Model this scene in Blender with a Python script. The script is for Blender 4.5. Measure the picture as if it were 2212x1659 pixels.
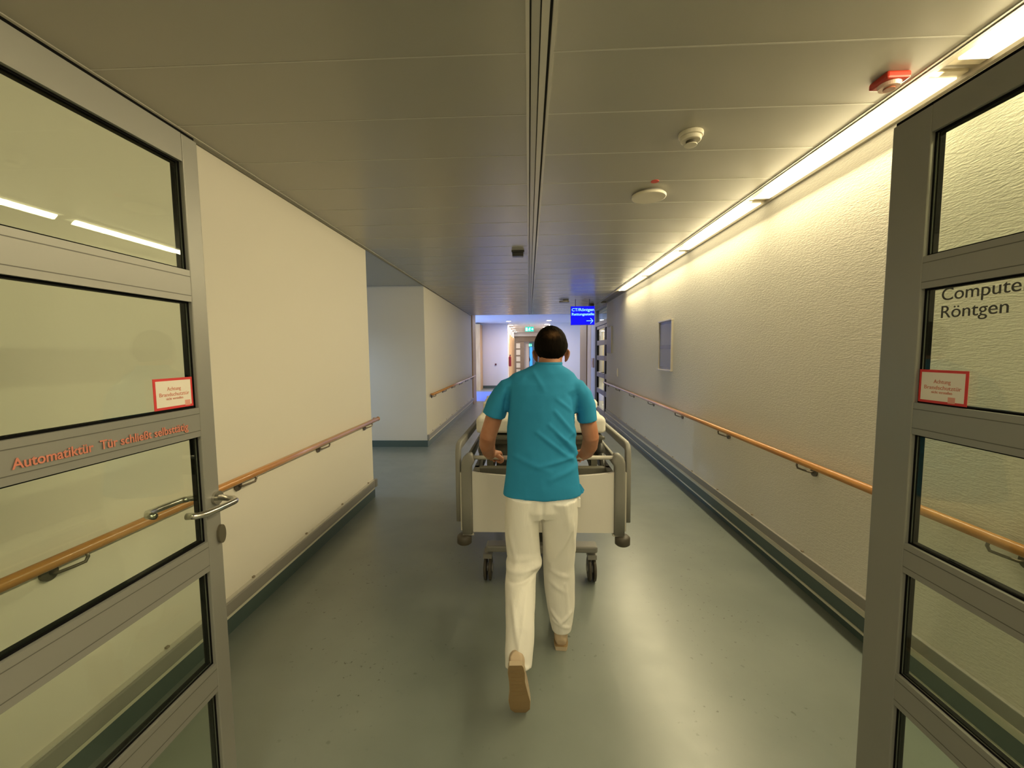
import bpy, bmesh, math, random
from mathutils import Vector, Matrix, Euler, noise
PI = math.pi
random.seed(4)
for o in list(bpy.data.objects):
    bpy.data.objects.remove(o)
SC = bpy.context.scene
COL = SC.collection

# ---------------------------------------------------------------- camera, world, exposure
HC = 1.6
FPX = 890.0
YAW, PITCH, ROLL = 0.0409835, 0.07718796, 0.0090467
def cam_axes():
    f = Vector((-math.sin(YAW), math.cos(YAW), 0)); r = Vector((math.cos(YAW), math.sin(YAW), 0)); d = Vector((0, 0, -1))
    f2 = f*math.cos(PITCH)+d*math.sin(PITCH); d2 = d*math.cos(PITCH)-f*math.sin(PITCH)
    r3 = r*math.cos(ROLL)+d2*math.sin(ROLL); d3 = d2*math.cos(ROLL)-r*math.sin(ROLL)
    return r3, d3, f2
cr, cd, cf = cam_axes()
cam = bpy.data.cameras.new('camera'); camo = bpy.data.objects.new('camera', cam); COL.objects.link(camo)
camo.matrix_world = Matrix(((cr.x, -cd.x, -cf.x, 0), (cr.y, -cd.y, -cf.y, 0), (cr.z, -cd.z, -cf.z, HC), (0, 0, 0, 1)))
cam.sensor_fit = 'HORIZONTAL'; cam.sensor_width = 36; cam.lens = FPX/2212*36
cam.clip_start = 0.02; cam.clip_end = 200
SC.camera = camo
w = bpy.data.worlds.new('world'); SC.world = w; w.use_nodes = True
w.node_tree.nodes['Background'].inputs[0].default_value = (0.45, 0.62, 1.0, 1)
w.node_tree.nodes['Background'].inputs[1].default_value = 1.2
SC.view_settings.view_transform = 'Standard'; SC.view_settings.look = 'None'
SC.view_settings.gamma = 1; SC.view_settings.use_curve_mapping = False
SC.view_settings.exposure = -0.08

def area(name, loc, size, rot, power, color, spread=PI):
    l = bpy.data.lights.new(name, 'AREA'); l.shape = 'RECTANGLE'; l.size, l.size_y = size; l.energy = power; l.color = color
    l.spread = spread
    o = bpy.data.objects.new(name, l); COL.objects.link(o); o.location = loc; o.rotation_euler = rot
    return o
# daylight that enters through the windows (each light stands just outside its pane)
area('daylight_alcove', (-5.35, 5.6, 1.5), (1.9, 2.0), (0, -PI/2, 0), 20, (0.50, 0.70, 1.0))
d_ = Vector((-2.3, 6.88, 1.15))-Vector((-7.0, 5.0, 2.8))
area('daylight_alcove_high', (-7.0, 5.0, 2.8), (0.5, 0.5), d_.to_track_quat('-Z', 'Y').to_euler(), 110, (0.55, 0.74, 1.0))
area('daylight_lobby', (-4.95, 15.0, 1.5), (2.6, 3.2), (0, -PI/2, 0), 330, (0.58, 0.74, 1.0))

LAMP = 2.7          # strength of the corridor luminaires' lenses
LAMPW = 26.0; LAMPC = (1.0, 0.845, 0.51)

# ---------------------------------------------------------------- materials
def mat(name, col=(0.8, 0.8, 0.8), rough=0.6, metal=0.0, spec=0.5, coat=0.0, coat_rough=0.1, emit=None, es=1.0):
    m = bpy.data.materials.new(name); m.use_nodes = True
    b = m.node_tree.nodes['Principled BSDF']
    b.inputs['Base Color'].default_value = (*col, 1); b.inputs['Roughness'].default_value = rough
    b.inputs['Metallic'].default_value = metal; b.inputs['Specular IOR Level'].default_value = spec
    b.inputs['Coat Weight'].default_value = coat; b.inputs['Coat Roughness'].default_value = coat_rough
    if emit:
        b.inputs['Emission Color'].default_value = (*emit, 1); b.inputs['Emission Strength'].default_value = es
    return m
def N(m, t, **kw):
    n = m.node_tree.nodes.new(t)
    for k, v in kw.items(): setattr(n, k, v)
    return n
def coords(m, scale=(1, 1, 1), kind='Object'):
    tc = N(m, 'ShaderNodeTexCoord'); mp = N(m, 'ShaderNodeMapping'); mp.inputs['Scale'].default_value = scale
    m.node_tree.links.new(tc.outputs[kind], mp.inputs[0]); return mp.outputs[0]
def add_noise_bump(m, scale, strength, dist, stretch=(1, 1, 1), detail=3, rough=0.5):
    L = m.node_tree.links; b = m.node_tree.nodes['Principled BSDF']
    nz = N(m, 'ShaderNodeTexNoise'); nz.inputs['Scale'].default_value = scale; nz.inputs['Detail'].default_value = detail
    nz.inputs['Roughness'].default_value = rough
    L.new(coords(m, stretch), nz.inputs['Vector'])
    bp = N(m, 'ShaderNodeBump'); bp.inputs['Strength'].default_value = strength; bp.inputs['Distance'].default_value = dist
    L.new(nz.outputs[0], bp.inputs['Height']); L.new(bp.outputs[0], b.inputs['Normal'])
    return nz
def add_color_noise(m, c1, c2, scale, stretch=(1, 1, 1), lo=0.4, hi=0.6, detail=3):
    L = m.node_tree.links; b = m.node_tree.nodes['Principled BSDF']
    nz = N(m, 'ShaderNodeTexNoise'); nz.inputs['Scale'].default_value = scale; nz.inputs['Detail'].default_value = detail
    L.new(coords(m, stretch), nz.inputs['Vector'])
    r = N(m, 'ShaderNodeValToRGB'); r.color_ramp.elements[0].position = lo; r.color_ramp.elements[1].position = hi
    r.color_ramp.elements[0].color = (*c1, 1); r.color_ramp.elements[1].color = (*c2, 1)
    L.new(nz.outputs[0], r.inputs[0]); L.new(r.outputs[0], b.inputs['Base Color'])
    return r

M = {}
M['wall'] = mat('wall_paint_woodchip', (0.76, 0.72, 0.62), 0.62, spec=0.35)
add_noise_bump(M['wall'], 120, 0.85, 0.0045, (1, 0.35, 1.2), 3, 0.6)
M['wall_smooth'] = mat('wall_paint_smooth', (0.76, 0.72, 0.62), 0.6, spec=0.3)
add_noise_bump(M['wall_smooth'], 120, 0.1, 0.002)
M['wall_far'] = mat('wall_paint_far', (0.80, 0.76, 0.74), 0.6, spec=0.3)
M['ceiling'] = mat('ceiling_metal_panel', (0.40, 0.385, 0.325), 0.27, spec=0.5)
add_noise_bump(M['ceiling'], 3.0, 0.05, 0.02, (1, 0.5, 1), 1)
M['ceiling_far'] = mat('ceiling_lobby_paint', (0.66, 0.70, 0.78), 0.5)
M['trim_light'] = mat('trim_light_metal', (0.60, 0.575, 0.50), 0.35)
M['slot_dark'] = mat('slot_shadow_gap', (0.03, 0.028, 0.02), 0.7)
M['panel_seam'] = mat('panel_seam_edge', (0.50, 0.49, 0.43), 0.4)
# floor linoleum with small scuffs
fl = mat('floor_linoleum', (0.20, 0.23, 0.19), 0.30, spec=0.5)
M['floor'] = fl
def floor_nodes(m, c1, c2):
    L = m.node_tree.links; b = m.node_tree.nodes['Principled BSDF']; nt = m.node_tree
    v = coords(m)
    n1 = N(m, 'ShaderNodeTexNoise'); n1.inputs['Scale'].default_value = 2.2; n1.inputs['Detail'].default_value = 5; L.new(v, n1.inputs['Vector'])
    r1 = N(m, 'ShaderNodeValToRGB'); r1.color_ramp.elements[0].color = (*c1, 1); r1.color_ramp.elements[1].color = (*c2, 1)
    r1.color_ramp.elements[0].position = 0.3; r1.color_ramp.elements[1].position = 0.7
    L.new(n1.outputs[0], r1.inputs[0])
    n2 = N(m, 'ShaderNodeTexNoise'); n2.inputs['Scale'].default_value = 34; n2.inputs['Detail'].default_value = 2; L.new(v, n2.inputs['Vector'])
    r2 = N(m, 'ShaderNodeValToRGB'); r2.color_ramp.elements[0].position = 0.66; r2.color_ramp.elements[1].position = 0.72
    L.new(n2.outputs[0], r2.inputs[0])
    n3 = N(m, 'ShaderNodeTexNoise'); n3.inputs['Scale'].default_value = 1.3; n3.inputs['Detail'].default_value = 2; L.new(v, n3.inputs['Vector'])
    r3 = N(m, 'ShaderNodeValToRGB'); r3.color_ramp.elements[0].position = 0.48; r3.color_ramp.elements[1].position = 0.66
    L.new(n3.outputs[0], r3.inputs[0])
    mm = N(m, 'ShaderNodeMath', operation='MULTIPLY'); L.new(r2.outputs[0], mm.inputs[0]); L.new(r3.outputs[0], mm.inputs[1])
    mx = N(m, 'ShaderNodeMixRGB'); L.new(mm.outputs[0], mx.inputs[0]); L.new(r1.outputs[0], mx.inputs[1]); mx.inputs[2].default_value = (0.05, 0.05, 0.04, 1)
    L.new(mx.outputs[0], b.inputs['Base Color'])
    n4 = N(m, 'ShaderNodeTexNoise'); n4.inputs['Scale'].default_value = 9; n4.inputs['Detail'].default_value = 4; L.new(v, n4.inputs['Vector'])
    mr = N(m, 'ShaderNodeMapRange'); mr.inputs[3].default_value = 0.24; mr.inputs[4].default_value = 0.40; L.new(n4.outputs[0], mr.inputs[0])
    L.new(mr.outputs[0], b.inputs['Roughness'])
    bp = N(m, 'ShaderNodeBump'); bp.inputs['Strength'].default_value = 0.12; bp.inputs['Distance'].default_value = 0.004
    L.new(n1.outputs[0], bp.inputs['Height']); L.new(bp.outputs[0], b.inputs['Normal'])
floor_nodes(fl, (0.180, 0.208, 0.185), (0.225, 0.255, 0.225))
fl.node_tree.nodes['Principled BSDF'].inputs['Coat Weight'].default_value = 0.5; fl.node_tree.nodes['Principled BSDF'].inputs['Coat Roughness'].default_value = 0.30
M['floor_daylight'] = mat('floor_painted_daylight_blue', (0.10, 0.24, 0.85), 0.3)  # blue of the daylight on the lobby floor, put into the colour
M['teal'] = mat('skirting_teal_grey', (0.085, 0.125, 0.115), 0.4)
M['teal_right'] = M['teal']
M['bumper'] = mat('bumper_grey_plastic', (0.30, 0.285, 0.25), 0.45)
M['bumper_edge'] = mat('bumper_pale_edge', (0.75, 0.73, 0.58), 0.4)
M['clip'] = mat('clip_brown_plastic', (0.30, 0.25, 0.18), 0.5)
wood = mat('handrail_beech', (0.55, 0.27, 0.09), 0.28, coat=0.5)
add_color_noise(wood, (0.56, 0.27, 0.085), (0.47, 0.21, 0.06), 6, (6, 0.4, 6))
M['wood'] = wood
M['bracket'] = mat('bracket_bronze_metal', (0.17, 0.145, 0.11), 0.4, metal=0.7)
M['oak'] = mat('oak_panel', (0.46, 0.33, 0.20), 0.5)
add_color_noise(M['oak'], (0.62, 0.40, 0.19), (0.52, 0.32, 0.14), 5, (4, 4, 0.3))
M['frame'] = mat('door_frame_grey_metal', (0.27, 0.265, 0.235), 0.42, metal=0.25)
M['frame_groove'] = mat('door_frame_groove', (0.10, 0.095, 0.08), 0.5)
M['gasket'] = mat('gasket_black_rubber', (0.004, 0.004, 0.004), 0.8, spec=0.08)
def glassmat(name, tint, ior=1.5, rough=0.0):
    m = bpy.data.materials.new(name); m.use_nodes = True; nt = m.node_tree; nt.nodes.clear()
    out = N(m, 'ShaderNodeOutputMaterial'); mx = N(m, 'ShaderNodeMixShader'); t = N(m, 'ShaderNodeBsdfTransparent'); g = N(m, 'ShaderNodeBsdfGlossy')
    lw = N(m, 'ShaderNodeLayerWeight'); lw.inputs[0].default_value = 0.5
    pw = N(m, 'ShaderNodeMath', operation='POWER'); pw.inputs[1].default_value = 4.5; nt.links.new(lw.outputs['Facing'], pw.inputs[0])
    fr = N(m, 'ShaderNodeMapRange'); fr.inputs[3].default_value = 0.035*(ior/1.45); fr.inputs[4].default_value = 0.95; nt.links.new(pw.outputs[0], fr.inputs[0])
    t.inputs[0].default_value = (*tint, 1); g.inputs['Roughness'].default_value = rough; g.inputs[0].default_value = (0.9, 0.95, 0.85, 1)
    nt.links.new(fr.outputs[0], mx.inputs[0]); nt.links.new(t.outputs[0], mx.inputs[1]); nt.links.new(g.outputs[0], mx.inputs[2])
    nt.links.new(mx.outputs[0], out.inputs[0]); return m
M['glass'] = glassmat('door_glass', (0.89, 0.93, 0.88), 1.45, 0.01)
M['glass_blue'] = glassmat('transom_glass', (0.50, 0.60, 0.72), 1.5, 0.02)
M['chrome'] = mat('handle_brushed_steel', (0.62, 0.60, 0.55), 0.22, metal=1.0)
M['lock'] = mat('lock_bronze_plate', (0.20, 0.18, 0.13), 0.4, metal=0.7)
M['red'] = mat('sticker_red', (0.62, 0.03, 0.03), 0.5)
M['red_text'] = mat('lettering_red', (0.60, 0.20, 0.13), 0.6)
M['sticker_white'] = mat('sticker_white', (0.80, 0.74, 0.64), 0.6)
M['black_text'] = mat('lettering_dark', (0.05, 0.05, 0.04), 0.6)
M['lens'] = mat('luminaire_lens', (0.9, 0.9, 0.85), 0.4, emit=(1.0, 0.86, 0.54), es=LAMP)
M['lens_end'] = mat('luminaire_reflector', (0.75, 0.68, 0.50), 0.3, metal=0.3)
M['channel'] = mat('luminaire_channel', (0.40, 0.36, 0.27), 0.5)
M['white_plastic'] = mat('white_plastic', (0.66, 0.62, 0.50), 0.4)
M['dark_plastic'] = mat('dark_plastic', (0.02, 0.02, 0.02), 0.4)
M['alarm_red'] = mat('alarm_red_plastic', (0.42, 0.03, 0.012), 0.4)
M['alarm_lens'] = mat('alarm_lens', (0.65, 0.45, 0.36), 0.2)
M['poster'] = mat('poster_print_grey_blue', (0.16, 0.17, 0.20), 0.25)
M['poster_dark'] = mat('poster_band', (0.09, 0.095, 0.11), 0.25)
M['silver'] = mat('silver_frame', (0.62, 0.58, 0.50), 0.35, metal=0.6)
M['plaque'] = mat('plaque_blue_grey', (0.12, 0.14, 0.24), 0.5)
M['sign_blue'] = mat('sign_blue_lit', (0.0, 0.0, 0.04), 0.6, spec=0.1, emit=(0.004, 0.004, 1.0), es=1.1)
M['sign_text'] = mat('sign_text_lit', (0.4, 0.85, 1), 0.3, emit=(0.16, 0.72, 1.0), es=1.0)
M['sign_case'] = mat('sign_case', (0.10, 0.10, 0.30), 0.4)
M['exit_green'] = mat('exit_green_lit', (0, 0.4, 0.25), 0.4, emit=(0.02, 0.55, 0.36), es=1.2)
M['exit_white'] = mat('exit_white_lit', (0.9, 1, 1), 0.4, emit=(0.6, 1.0, 0.9), es=1.4)
M['down'] = mat('downlight_lens', (1, 1, 1), 0.4, emit=(1.0, 0.80, 0.66), es=30)
M['window_lit'] = glassmat('window_glass', (0.95, 0.97, 1.0))
M['hair'] = None
# cloth
M['shirt'] = mat('scrub_turquoise_cotton', (0.032, 0.28, 0.52), 0.85, spec=0.15)
add_noise_bump(M['shirt'], 14, 0.18, 0.01, (1, 1, 0.6), 4)
M['trouser'] = mat('trousers_white_cotton', (0.88, 0.855, 0.79), 0.85, spec=0.15)
add_noise_bump(M['trouser'], 11, 0.45, 0.014, (1.6, 1, 0.5), 4)
M['skin'] = mat('skin', (0.50, 0.235, 0.135), 0.5, spec=0.4)
M['skin'].node_tree.nodes['Principled BSDF'].inputs['Subsurface Weight'].default_value = 0.08
M['skin'].node_tree.nodes['Principled BSDF'].inputs['Subsurface Radius'].default_value = (0.02, 0.008, 0.004)
add_color_noise(M['skin'], (0.52, 0.245, 0.145), (0.46, 0.20, 0.11), 12)
M['shoe'] = mat('shoe_beige_leather', (0.56, 0.43, 0.29), 0.6)
M['sole'] = mat('shoe_sole_tan', (0.27, 0.18, 0.08), 0.75)
M['sole_edge'] = mat('shoe_sole_edge', (0.50, 0.40, 0.27), 0.6)
# bed
M['bed_grey'] = mat('bed_grey_plastic', (0.25, 0.245, 0.22), 0.45)
M['bed_steel'] = mat('bed_pale_tube', (0.52, 0.50, 0.43), 0.35)
M['bed_panel'] = mat('bed_board_laminate', (0.76, 0.73, 0.67), 0.4)
M['bed_dark'] = mat('bed_dark_metal', (0.05, 0.05, 0.045), 0.5)
M['bed_deck'] = mat('bed_deck_olive_grey', (0.13, 0.125, 0.095), 0.45)
M['tyre'] = mat('castor_tyre', (0.07, 0.06, 0.045), 0.5)
M['sheet'] = mat('bed_sheet_cotton', (0.82, 0.79, 0.72), 0.85, spec=0.15)
add_noise_bump(M['sheet'], 7, 0.4, 0.02, (1, 1, 1), 4)

# ---------------------------------------------------------------- mesh helpers
def obj(name, bm, m, parent=None, smooth=False, bevel=0, label=None):
    me = bpy.data.meshes.new(name)
    bmesh.ops.recalc_face_normals(bm, faces=bm.faces[:])
    bm.to_mesh(me); bm.free()
    if smooth:
        for p in me.polygons: p.use_smooth = True
    for x in (m if isinstance(m, (list, tuple)) else [m]): me.materials.append(x)
    o = bpy.data.objects.new(name, me); COL.objects.link(o)
    if parent is not None: o.parent = parent
    if bevel:
        b = o.modifiers.new('bevel', 'BEVEL'); b.width = bevel; b.segments = 2; b.limit_method = 'ANGLE'; b.angle_limit = 0.6
    if label: o['label'] = label
    return o
def box(bm, x0, x1, y0, y1, z0, z1, mi=0):
    v = [bm.verts.new(p) for p in ((x0,y0,z0),(x1,y0,z0),(x1,y1,z0),(x0,y1,z0),(x0,y0,z1),(x1,y0,z1),(x1,y1,z1),(x0,y1,z1))]
    for f in ((0,3,2,1),(4,5,6,7),(0,1,5,4),(1,2,6,5),(2,3,7,6),(3,0,4,7)):
        bm.faces.new([v[i] for i in f]).material_index = mi
def B(*a, **k):
    bm = bmesh.new(); box(bm, *a, **k); return bm
def tube(bm, pts, r, seg=12, ref=None, cap=True, mi=0, fixed=False, sq=1.0):
    """swept tube; r is a number or a list of (a,b) half axes; ref is the direction of the first half axis"""
    pts = [Vector(p) for p in pts]; n = len(pts); rings = []
    if not isinstance(r, (list, tuple)): r = [(r, r)]*n
    r = [(q, q) if not isinstance(q, (list, tuple)) else q for q in r]
    ref = Vector(ref) if ref else None
    prev = None
    for i, p in enumerate(pts):
        t = (pts[min(i+1, n-1)]-pts[max(i-1, 0)]).normalized()
        base = ref if ref else (prev if prev else (Vector((0,0,1)) if abs(t.z) < 0.9 else Vector((1,0,0))))
        a = (base-t*base.dot(t)).normalized(); b = t.cross(a); prev = a
        if fixed: a = Vector((1, 0, 0)); b = Vector((0, 1, 0))
        cs = [(math.cos(2*PI*(k+0.5*(sq < 1))/seg), math.sin(2*PI*(k+0.5*(sq < 1))/seg)) for k in range(seg)]
        rings.append([bm.verts.new(p+a*math.copysign(abs(c)**sq, c)*r[i][0]+b*math.copysign(abs(s_)**sq, s_)*r[i][1]) for c, s_ in cs])
    for i in range(n-1):
        for k in range(seg):
            bm.faces.new((rings[i][k], rings[i][(k+1)%seg], rings[i+1][(k+1)%seg], rings[i+1][k])).material_index = mi
    if cap:
        bm.faces.new(rings[0][::-1]).material_index = mi; bm.faces.new(rings[-1]).material_index = mi
def T(pts, r, **k):
    bm = bmesh.new(); tube(bm, pts, r, **k); return bm
def ell(bm, c, r, rot=None, u=24, v=16):
    m = Matrix.Translation(c) @ (rot.to_matrix().to_4x4() if rot else Matrix()) @ Matrix.Diagonal((r[0], r[1], r[2], 1))
    bmesh.ops.create_uvsphere(bm, u_segments=u, v_segments=v, radius=1, matrix=m)
def arc(c, r, a0, a1, n, ax='xz'):
    out = []
    for i in range(n+1):
        a = a0+(a1-a0)*i/n; p = [c[0], c[1], c[2]]
        i0 = 'xyz'.index(ax[0]); i1 = 'xyz'.index(ax[1]); p[i0] += r*math.cos(a); p[i1] += r*math.sin(a); out.append(tuple(p))
    return out
def tag(o, label, cat, group=None, kind=None):
    o['label'] = label; o['category'] = cat
    if group: o['group'] = group
    if kind: o['kind'] = kind
    return o
def thing(name, label, cat, loc=(0,0,0), group=None, rz=0):
    o = bpy.data.objects.new(name, None); COL.objects.link(o); o.location = loc; o.rotation_euler.z = rz
    o.empty_display_size = 0.1
    return tag(o, label, cat, group)
def struct(name, bm, m, parent=None, **k):
    o = obj(name, bm, m, parent, **k)
    if parent is None: o['kind'] = 'structure'
    return o
def sroot(name, loc=(0,0,0)):
    o = bpy.data.objects.new(name, None); COL.objects.link(o); o.location = loc; o['kind'] = 'structure'; return o
def baked(o):
    """apply the modifiers of o without operators"""
    dg = bpy.context.evaluated_depsgraph_get(); dg.update()
    me = bpy.data.meshes.new_from_object(o.evaluated_get(dg)); mats = [s for s in o.data.materials]
    o.modifiers.clear(); o.data = me
    if not me.materials:
        for s in mats: me.materials.append(s)
    for p in me.polygons: p.use_smooth = True
    return o
def remesh(o, vox, smooth=4, fac=0.5):
    m = o.modifiers.new('r', 'REMESH'); m.mode = 'VOXEL'; m.voxel_size = vox; m.use_smooth_shade = True
    if smooth:
        s = o.modifiers.new('s', 'SMOOTH'); s.iterations = smooth; s.factor = fac
    return baked(o)
def text(name, body, size, m, mw, parent=None, bold=0.0, depth=0.001, align='LEFT', fit=None):
    c = bpy.data.curves.new(name, 'FONT'); c.body = body; c.size = size; c.extrude = depth; c.offset = bold; c.align_x = align
    o = bpy.data.objects.new(name, c); COL.objects.link(o)
    dg = bpy.context.evaluated_depsgraph_get(); me = bpy.data.meshes.new_from_object(o.evaluated_get(dg))
    bpy.data.objects.remove(o); bpy.data.curves.remove(c)
    if fit:
        xs = [v.co.x for v in me.vertices]; s = fit/(max(xs)-min(xs))
        for v in me.vertices: v.co.x *= s
    me.materials.clear(); me.materials.append(m)
    me.transform(mw)
    o = bpy.data.objects.new(name, me); COL.objects.link(o)
    if parent is not None: o.parent = parent
    return o
def frame_mat(origin, xdir, ydir):
    x = Vector(xdir).normalized(); y = Vector(ydir).normalized(); z = x.cross(y)
    return Matrix(((x.x, y.x, z.x, origin[0]), (x.y, y.y, z.y, origin[1]), (x.z, y.z, z.z, origin[2]), (0, 0, 0, 1)))

XL, XR, ZC = -1.74, 1.82, 2.72
YB = -4.0
# ---------------------------------------------------------------- floor, ceiling, walls
struct('floor', B(-5.6, 5.6, YB, 34, -0.1, 0.0), M['floor'])
obj_ = struct('floor_daylight_pool', B(-4.85, 2.6, 13.4, 16.7, 0.0, 0.003), M['floor_daylight'])  # pool of blue daylight painted as a thin slab on the lobby floor
# corridor ceiling: metal planks across the corridor with pale joints
bm = bmesh.new()
box(bm, XL, 0.010, YB, 12.5, ZC, ZC+0.12); box(bm, 0.086, 1.630, YB, 12.5, ZC, ZC+0.12)
box(bm, 0.010, 0.086, YB, 12.5, ZC+0.045, ZC+0.12)
struct('ceiling', bm, M['ceiling'])
bm = bmesh.new(); y = 1.235
while y < 12.4:
    for x0, x1 in ((XL+0.03, -0.004), (0.10, 1.60)):
        box(bm, x0, x1, y-0.0035, y+0.0035, ZC-0.001, ZC+0.002)
    y += 0.405
struct('trim_2', bm, M['panel_seam'])
# central track: two pale bands between dark slots
bm = bmesh.new()
box(bm, -0.004, 0.008, YB, 12.5, ZC-0.006, ZC+0.002)
box(bm, 0.088, 0.100, YB, 12.5, ZC-0.006, ZC+0.002)
box(bm, 0.016, 0.045, YB, 12.5, ZC+0.010, ZC+0.046)
box(bm, 0.050, 0.076, YB, 12.5, ZC-0.004, ZC+0.046)
struct('trim_3', bm, M['trim_light'])
bm = bmesh.new(); box(bm, 0.008, 0.016, YB, 12.5, ZC+0.02, ZC+0.046); box(bm, 0.045, 0.050, YB, 12.5, ZC+0.008, ZC+0.046); box(bm, 0.076, 0.088, YB, 12.5, ZC+0.02, ZC+0.046)
struct('trim_4', bm, M['slot_dark'])
# left wall angle with shadow line, right shadow line beside the light channel
bm = bmesh.new(); box(bm, XL, XL+0.028, YB, 12.5, ZC-0.004, ZC)
struct('trim_5', bm, M['trim_light'])
bm = bmesh.new(); box(bm, XL, XL+0.012, YB, 12.5, ZC-0.018, ZC-0.004)
struct('trim_6', bm, mat('trim_shadow_grey', (0.16, 0.15, 0.11), 0.6))
bm = bmesh.new(); box(bm, 1.600, 1.612, YB, 12.5, ZC-0.004, ZC+0.001); box(bm, 1.619, 1.630, YB, 12.5, ZC-0.006, ZC+0.001)
struct('trim_7', bm, M['trim_light'])
bm = bmesh.new(); box(bm, 1.612, 1.619, YB, 12.5, ZC-0.002, ZC+0.001); box(bm, 1.630, 1.637, YB, 12.5, ZC-0.001, ZC+0.05)
struct('trim_8', bm, M['slot_dark'])
# channel that carries the luminaires
bm = bmesh.new(); box(bm, 1.637, XR+0.03, YB, 9.75, ZC+0.035, ZC+0.12); box(bm, 1.637, 1.662, YB, 9.75, ZC-0.002, ZC+0.036); box(bm, 1.800, XR, YB, 9.75, ZC-0.012, ZC+0.036)
struct('trim_9', bm, M['channel'])
struct('ceiling', B(1.637, XR+0.03, 9.75, 12.5, ZC, ZC+0.12), M['ceiling'])

def wall(name, x0, x1, y0, y1, z0=0, z1=2.9, m='wall'):
    return struct(name, B(x0, x1, y0, y1, z0, z1), M[m])
wall('wall_left', XL-0.2, XL, YB, 4.44, m='wall_smooth')
wall('wall_left', XL-0.2, XL, 6.88, 12.62, m='wall_smooth')
wall('wall_alcove', -5.2, XL-0.2, 6.88, 7.08, m='wall_smooth')
wall('wall_alcove', -5.2, XL-0.2, 4.24, 4.44, m='wall_smooth')
struct('ceiling', B(-5.2, XL, 4.44, 6.88, ZC-0.004, ZC+0.12), M['ceiling'])
# alcove window wall: opening with a crossing mullion
bm = bmesh.new(); box(bm, -5.2, -5.05, 4.44, 4.7, 0, 2.8); box(bm, -5.2, -5.05, 6.5, 6.88, 0, 2.8); box(bm, -5.2, -5.05, 4.7, 6.5, 0, 0.5); box(bm, -5.2, -5.05, 4.7, 6.5, 2.4, 2.8)
struct('wall_window_side', bm, M['wall_smooth'])
w1 = sroot('window_1')
bm = bmesh.new()
for a in (4.7, 5.55, 6.44): box(bm, -5.16, -5.09, a, a+0.06, 0.5, 2.4)
for a in (0.5, 1.62, 2.34): box(bm, -5.16, -5.09, 4.7, 6.5, a, a+0.06)
obj('window_frame', bm, M['frame'], w1); obj('window_pane', B(-5.13, -5.12, 4.7, 6.5, 0.5, 2.4), M['window_lit'], w1)
wall('wall_right', XR, XR+0.2, YB, 9.75)
struct('wall_back', B(XL-0.2, XR+0.2, YB-0.2, YB, 0, 2.9), M['wall_smooth'])
# doorway partition the photographer stands in
bm = bmesh.new(); box(bm, XL, -1.03, 0.06, 0.18, 0, 2.72); box(bm, 1.15, XR, 0.06, 0.18, 0, 2.72); box(bm, -1.03, 1.15, 0.06, 0.18, 2.30, 2.72)
struct('wall_front', bm, M['wall_smooth'])

# skirting and bumper boards
def skirt(name, x, s, y0, y1):
    bm = bmesh.new(); box(bm, x, x+s*0.014, y0, y1, 0, 0.10)
    return struct(name, bm, M['teal'])
def bumper(y0, y1, x, s, label, ends=True):
    t = thing('bumper_rail', label, 'bumper rail', (x, y0, 0))
    L = y1-y0
    obj('rail_body', B(0, s*0.034, 0, L, 0.122, 0.197) if s > 0 else B(s*0.034, 0, 0, L, 0.122, 0.197), M['bumper'], t, bevel=0.006)
    a, b = sorted((0, s*0.024))
    obj('top_edge', B(a, b, 0, L, 0.197, 0.204), M['trim_light'], t)
    obj('lower_edge', B(a, b, 0, L, 0.099, 0.116), M['bumper_edge'], t)
    y = 0.35
    while y < L:
        obj('clip', B(min(0, s*0.012), max(0, s*0.012), y, y+0.016, 0.203, 0.214), M['clip'], t); y += 0.62
    if ends: obj('end_cap', B(min(0, s*0.04), max(0, s*0.04), L-0.004, L+0.05, 0.118, 0.204) if s > 0 and y0 < 1 else B(min(0, s*0.04), max(0, s*0.04), -0.04, 0.004, 0.118, 0.204), M['bumper'], t, bevel=0.006)
    return t
skirt('baseboard_left', XL, 1, 0.2, 4.44)
skirt('baseboard_left', XL, 1, 6.88, 12.62)
bumper(0.2, 4.41, XL, 1, 'grey bumper rail low on the near left wall under the wooden handrail')
bumper(6.92, 12.6, XL, 1, 'grey bumper rail low on the far left wall past the side opening')
struct('baseboard_alcove', B(-5.05, XL+0.014, 6.865, 6.88, 0, 0.11), M['teal'])
# right wall: grey board, pale lip, teal skirting with pale cove strip
bm = bmesh.new(); box(bm, XR-0.014, XR, 0.2, 9.75, 0.058, 0.165)
struct('baseboard_right', bm, M['teal'])
struct('trim_10', B(XR-0.022, XR, 0.2, 9.75, 0.052, 0.066), M['bumper_edge'])
struct('trim_11', B(XR-0.006, XR, 0.2, 9.75, 0.0, 0.052), M['teal'])
t = thing('bumper_rail', 'grey bumper board with pale lip low along the right wall', 'bumper rail', (XR, 0.2, 0))
obj('rail_body', B(-0.02, 0, 0, 9.5, 0.188, 0.255), M['bumper'], t, bevel=0.004)
obj('lower_edge', B(-0.034, 0, 0, 9.5, 0.162, 0.190), mat('bumper_lip_pale', (0.62, 0.60, 0.48), 0.4), t, bevel=0.003)
for k in range(11):
    obj('clip', B(-0.012, 0, 1.9+0.62*k, 1.915+0.62*k, 0.255, 0.264), M['clip'], t)

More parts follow.
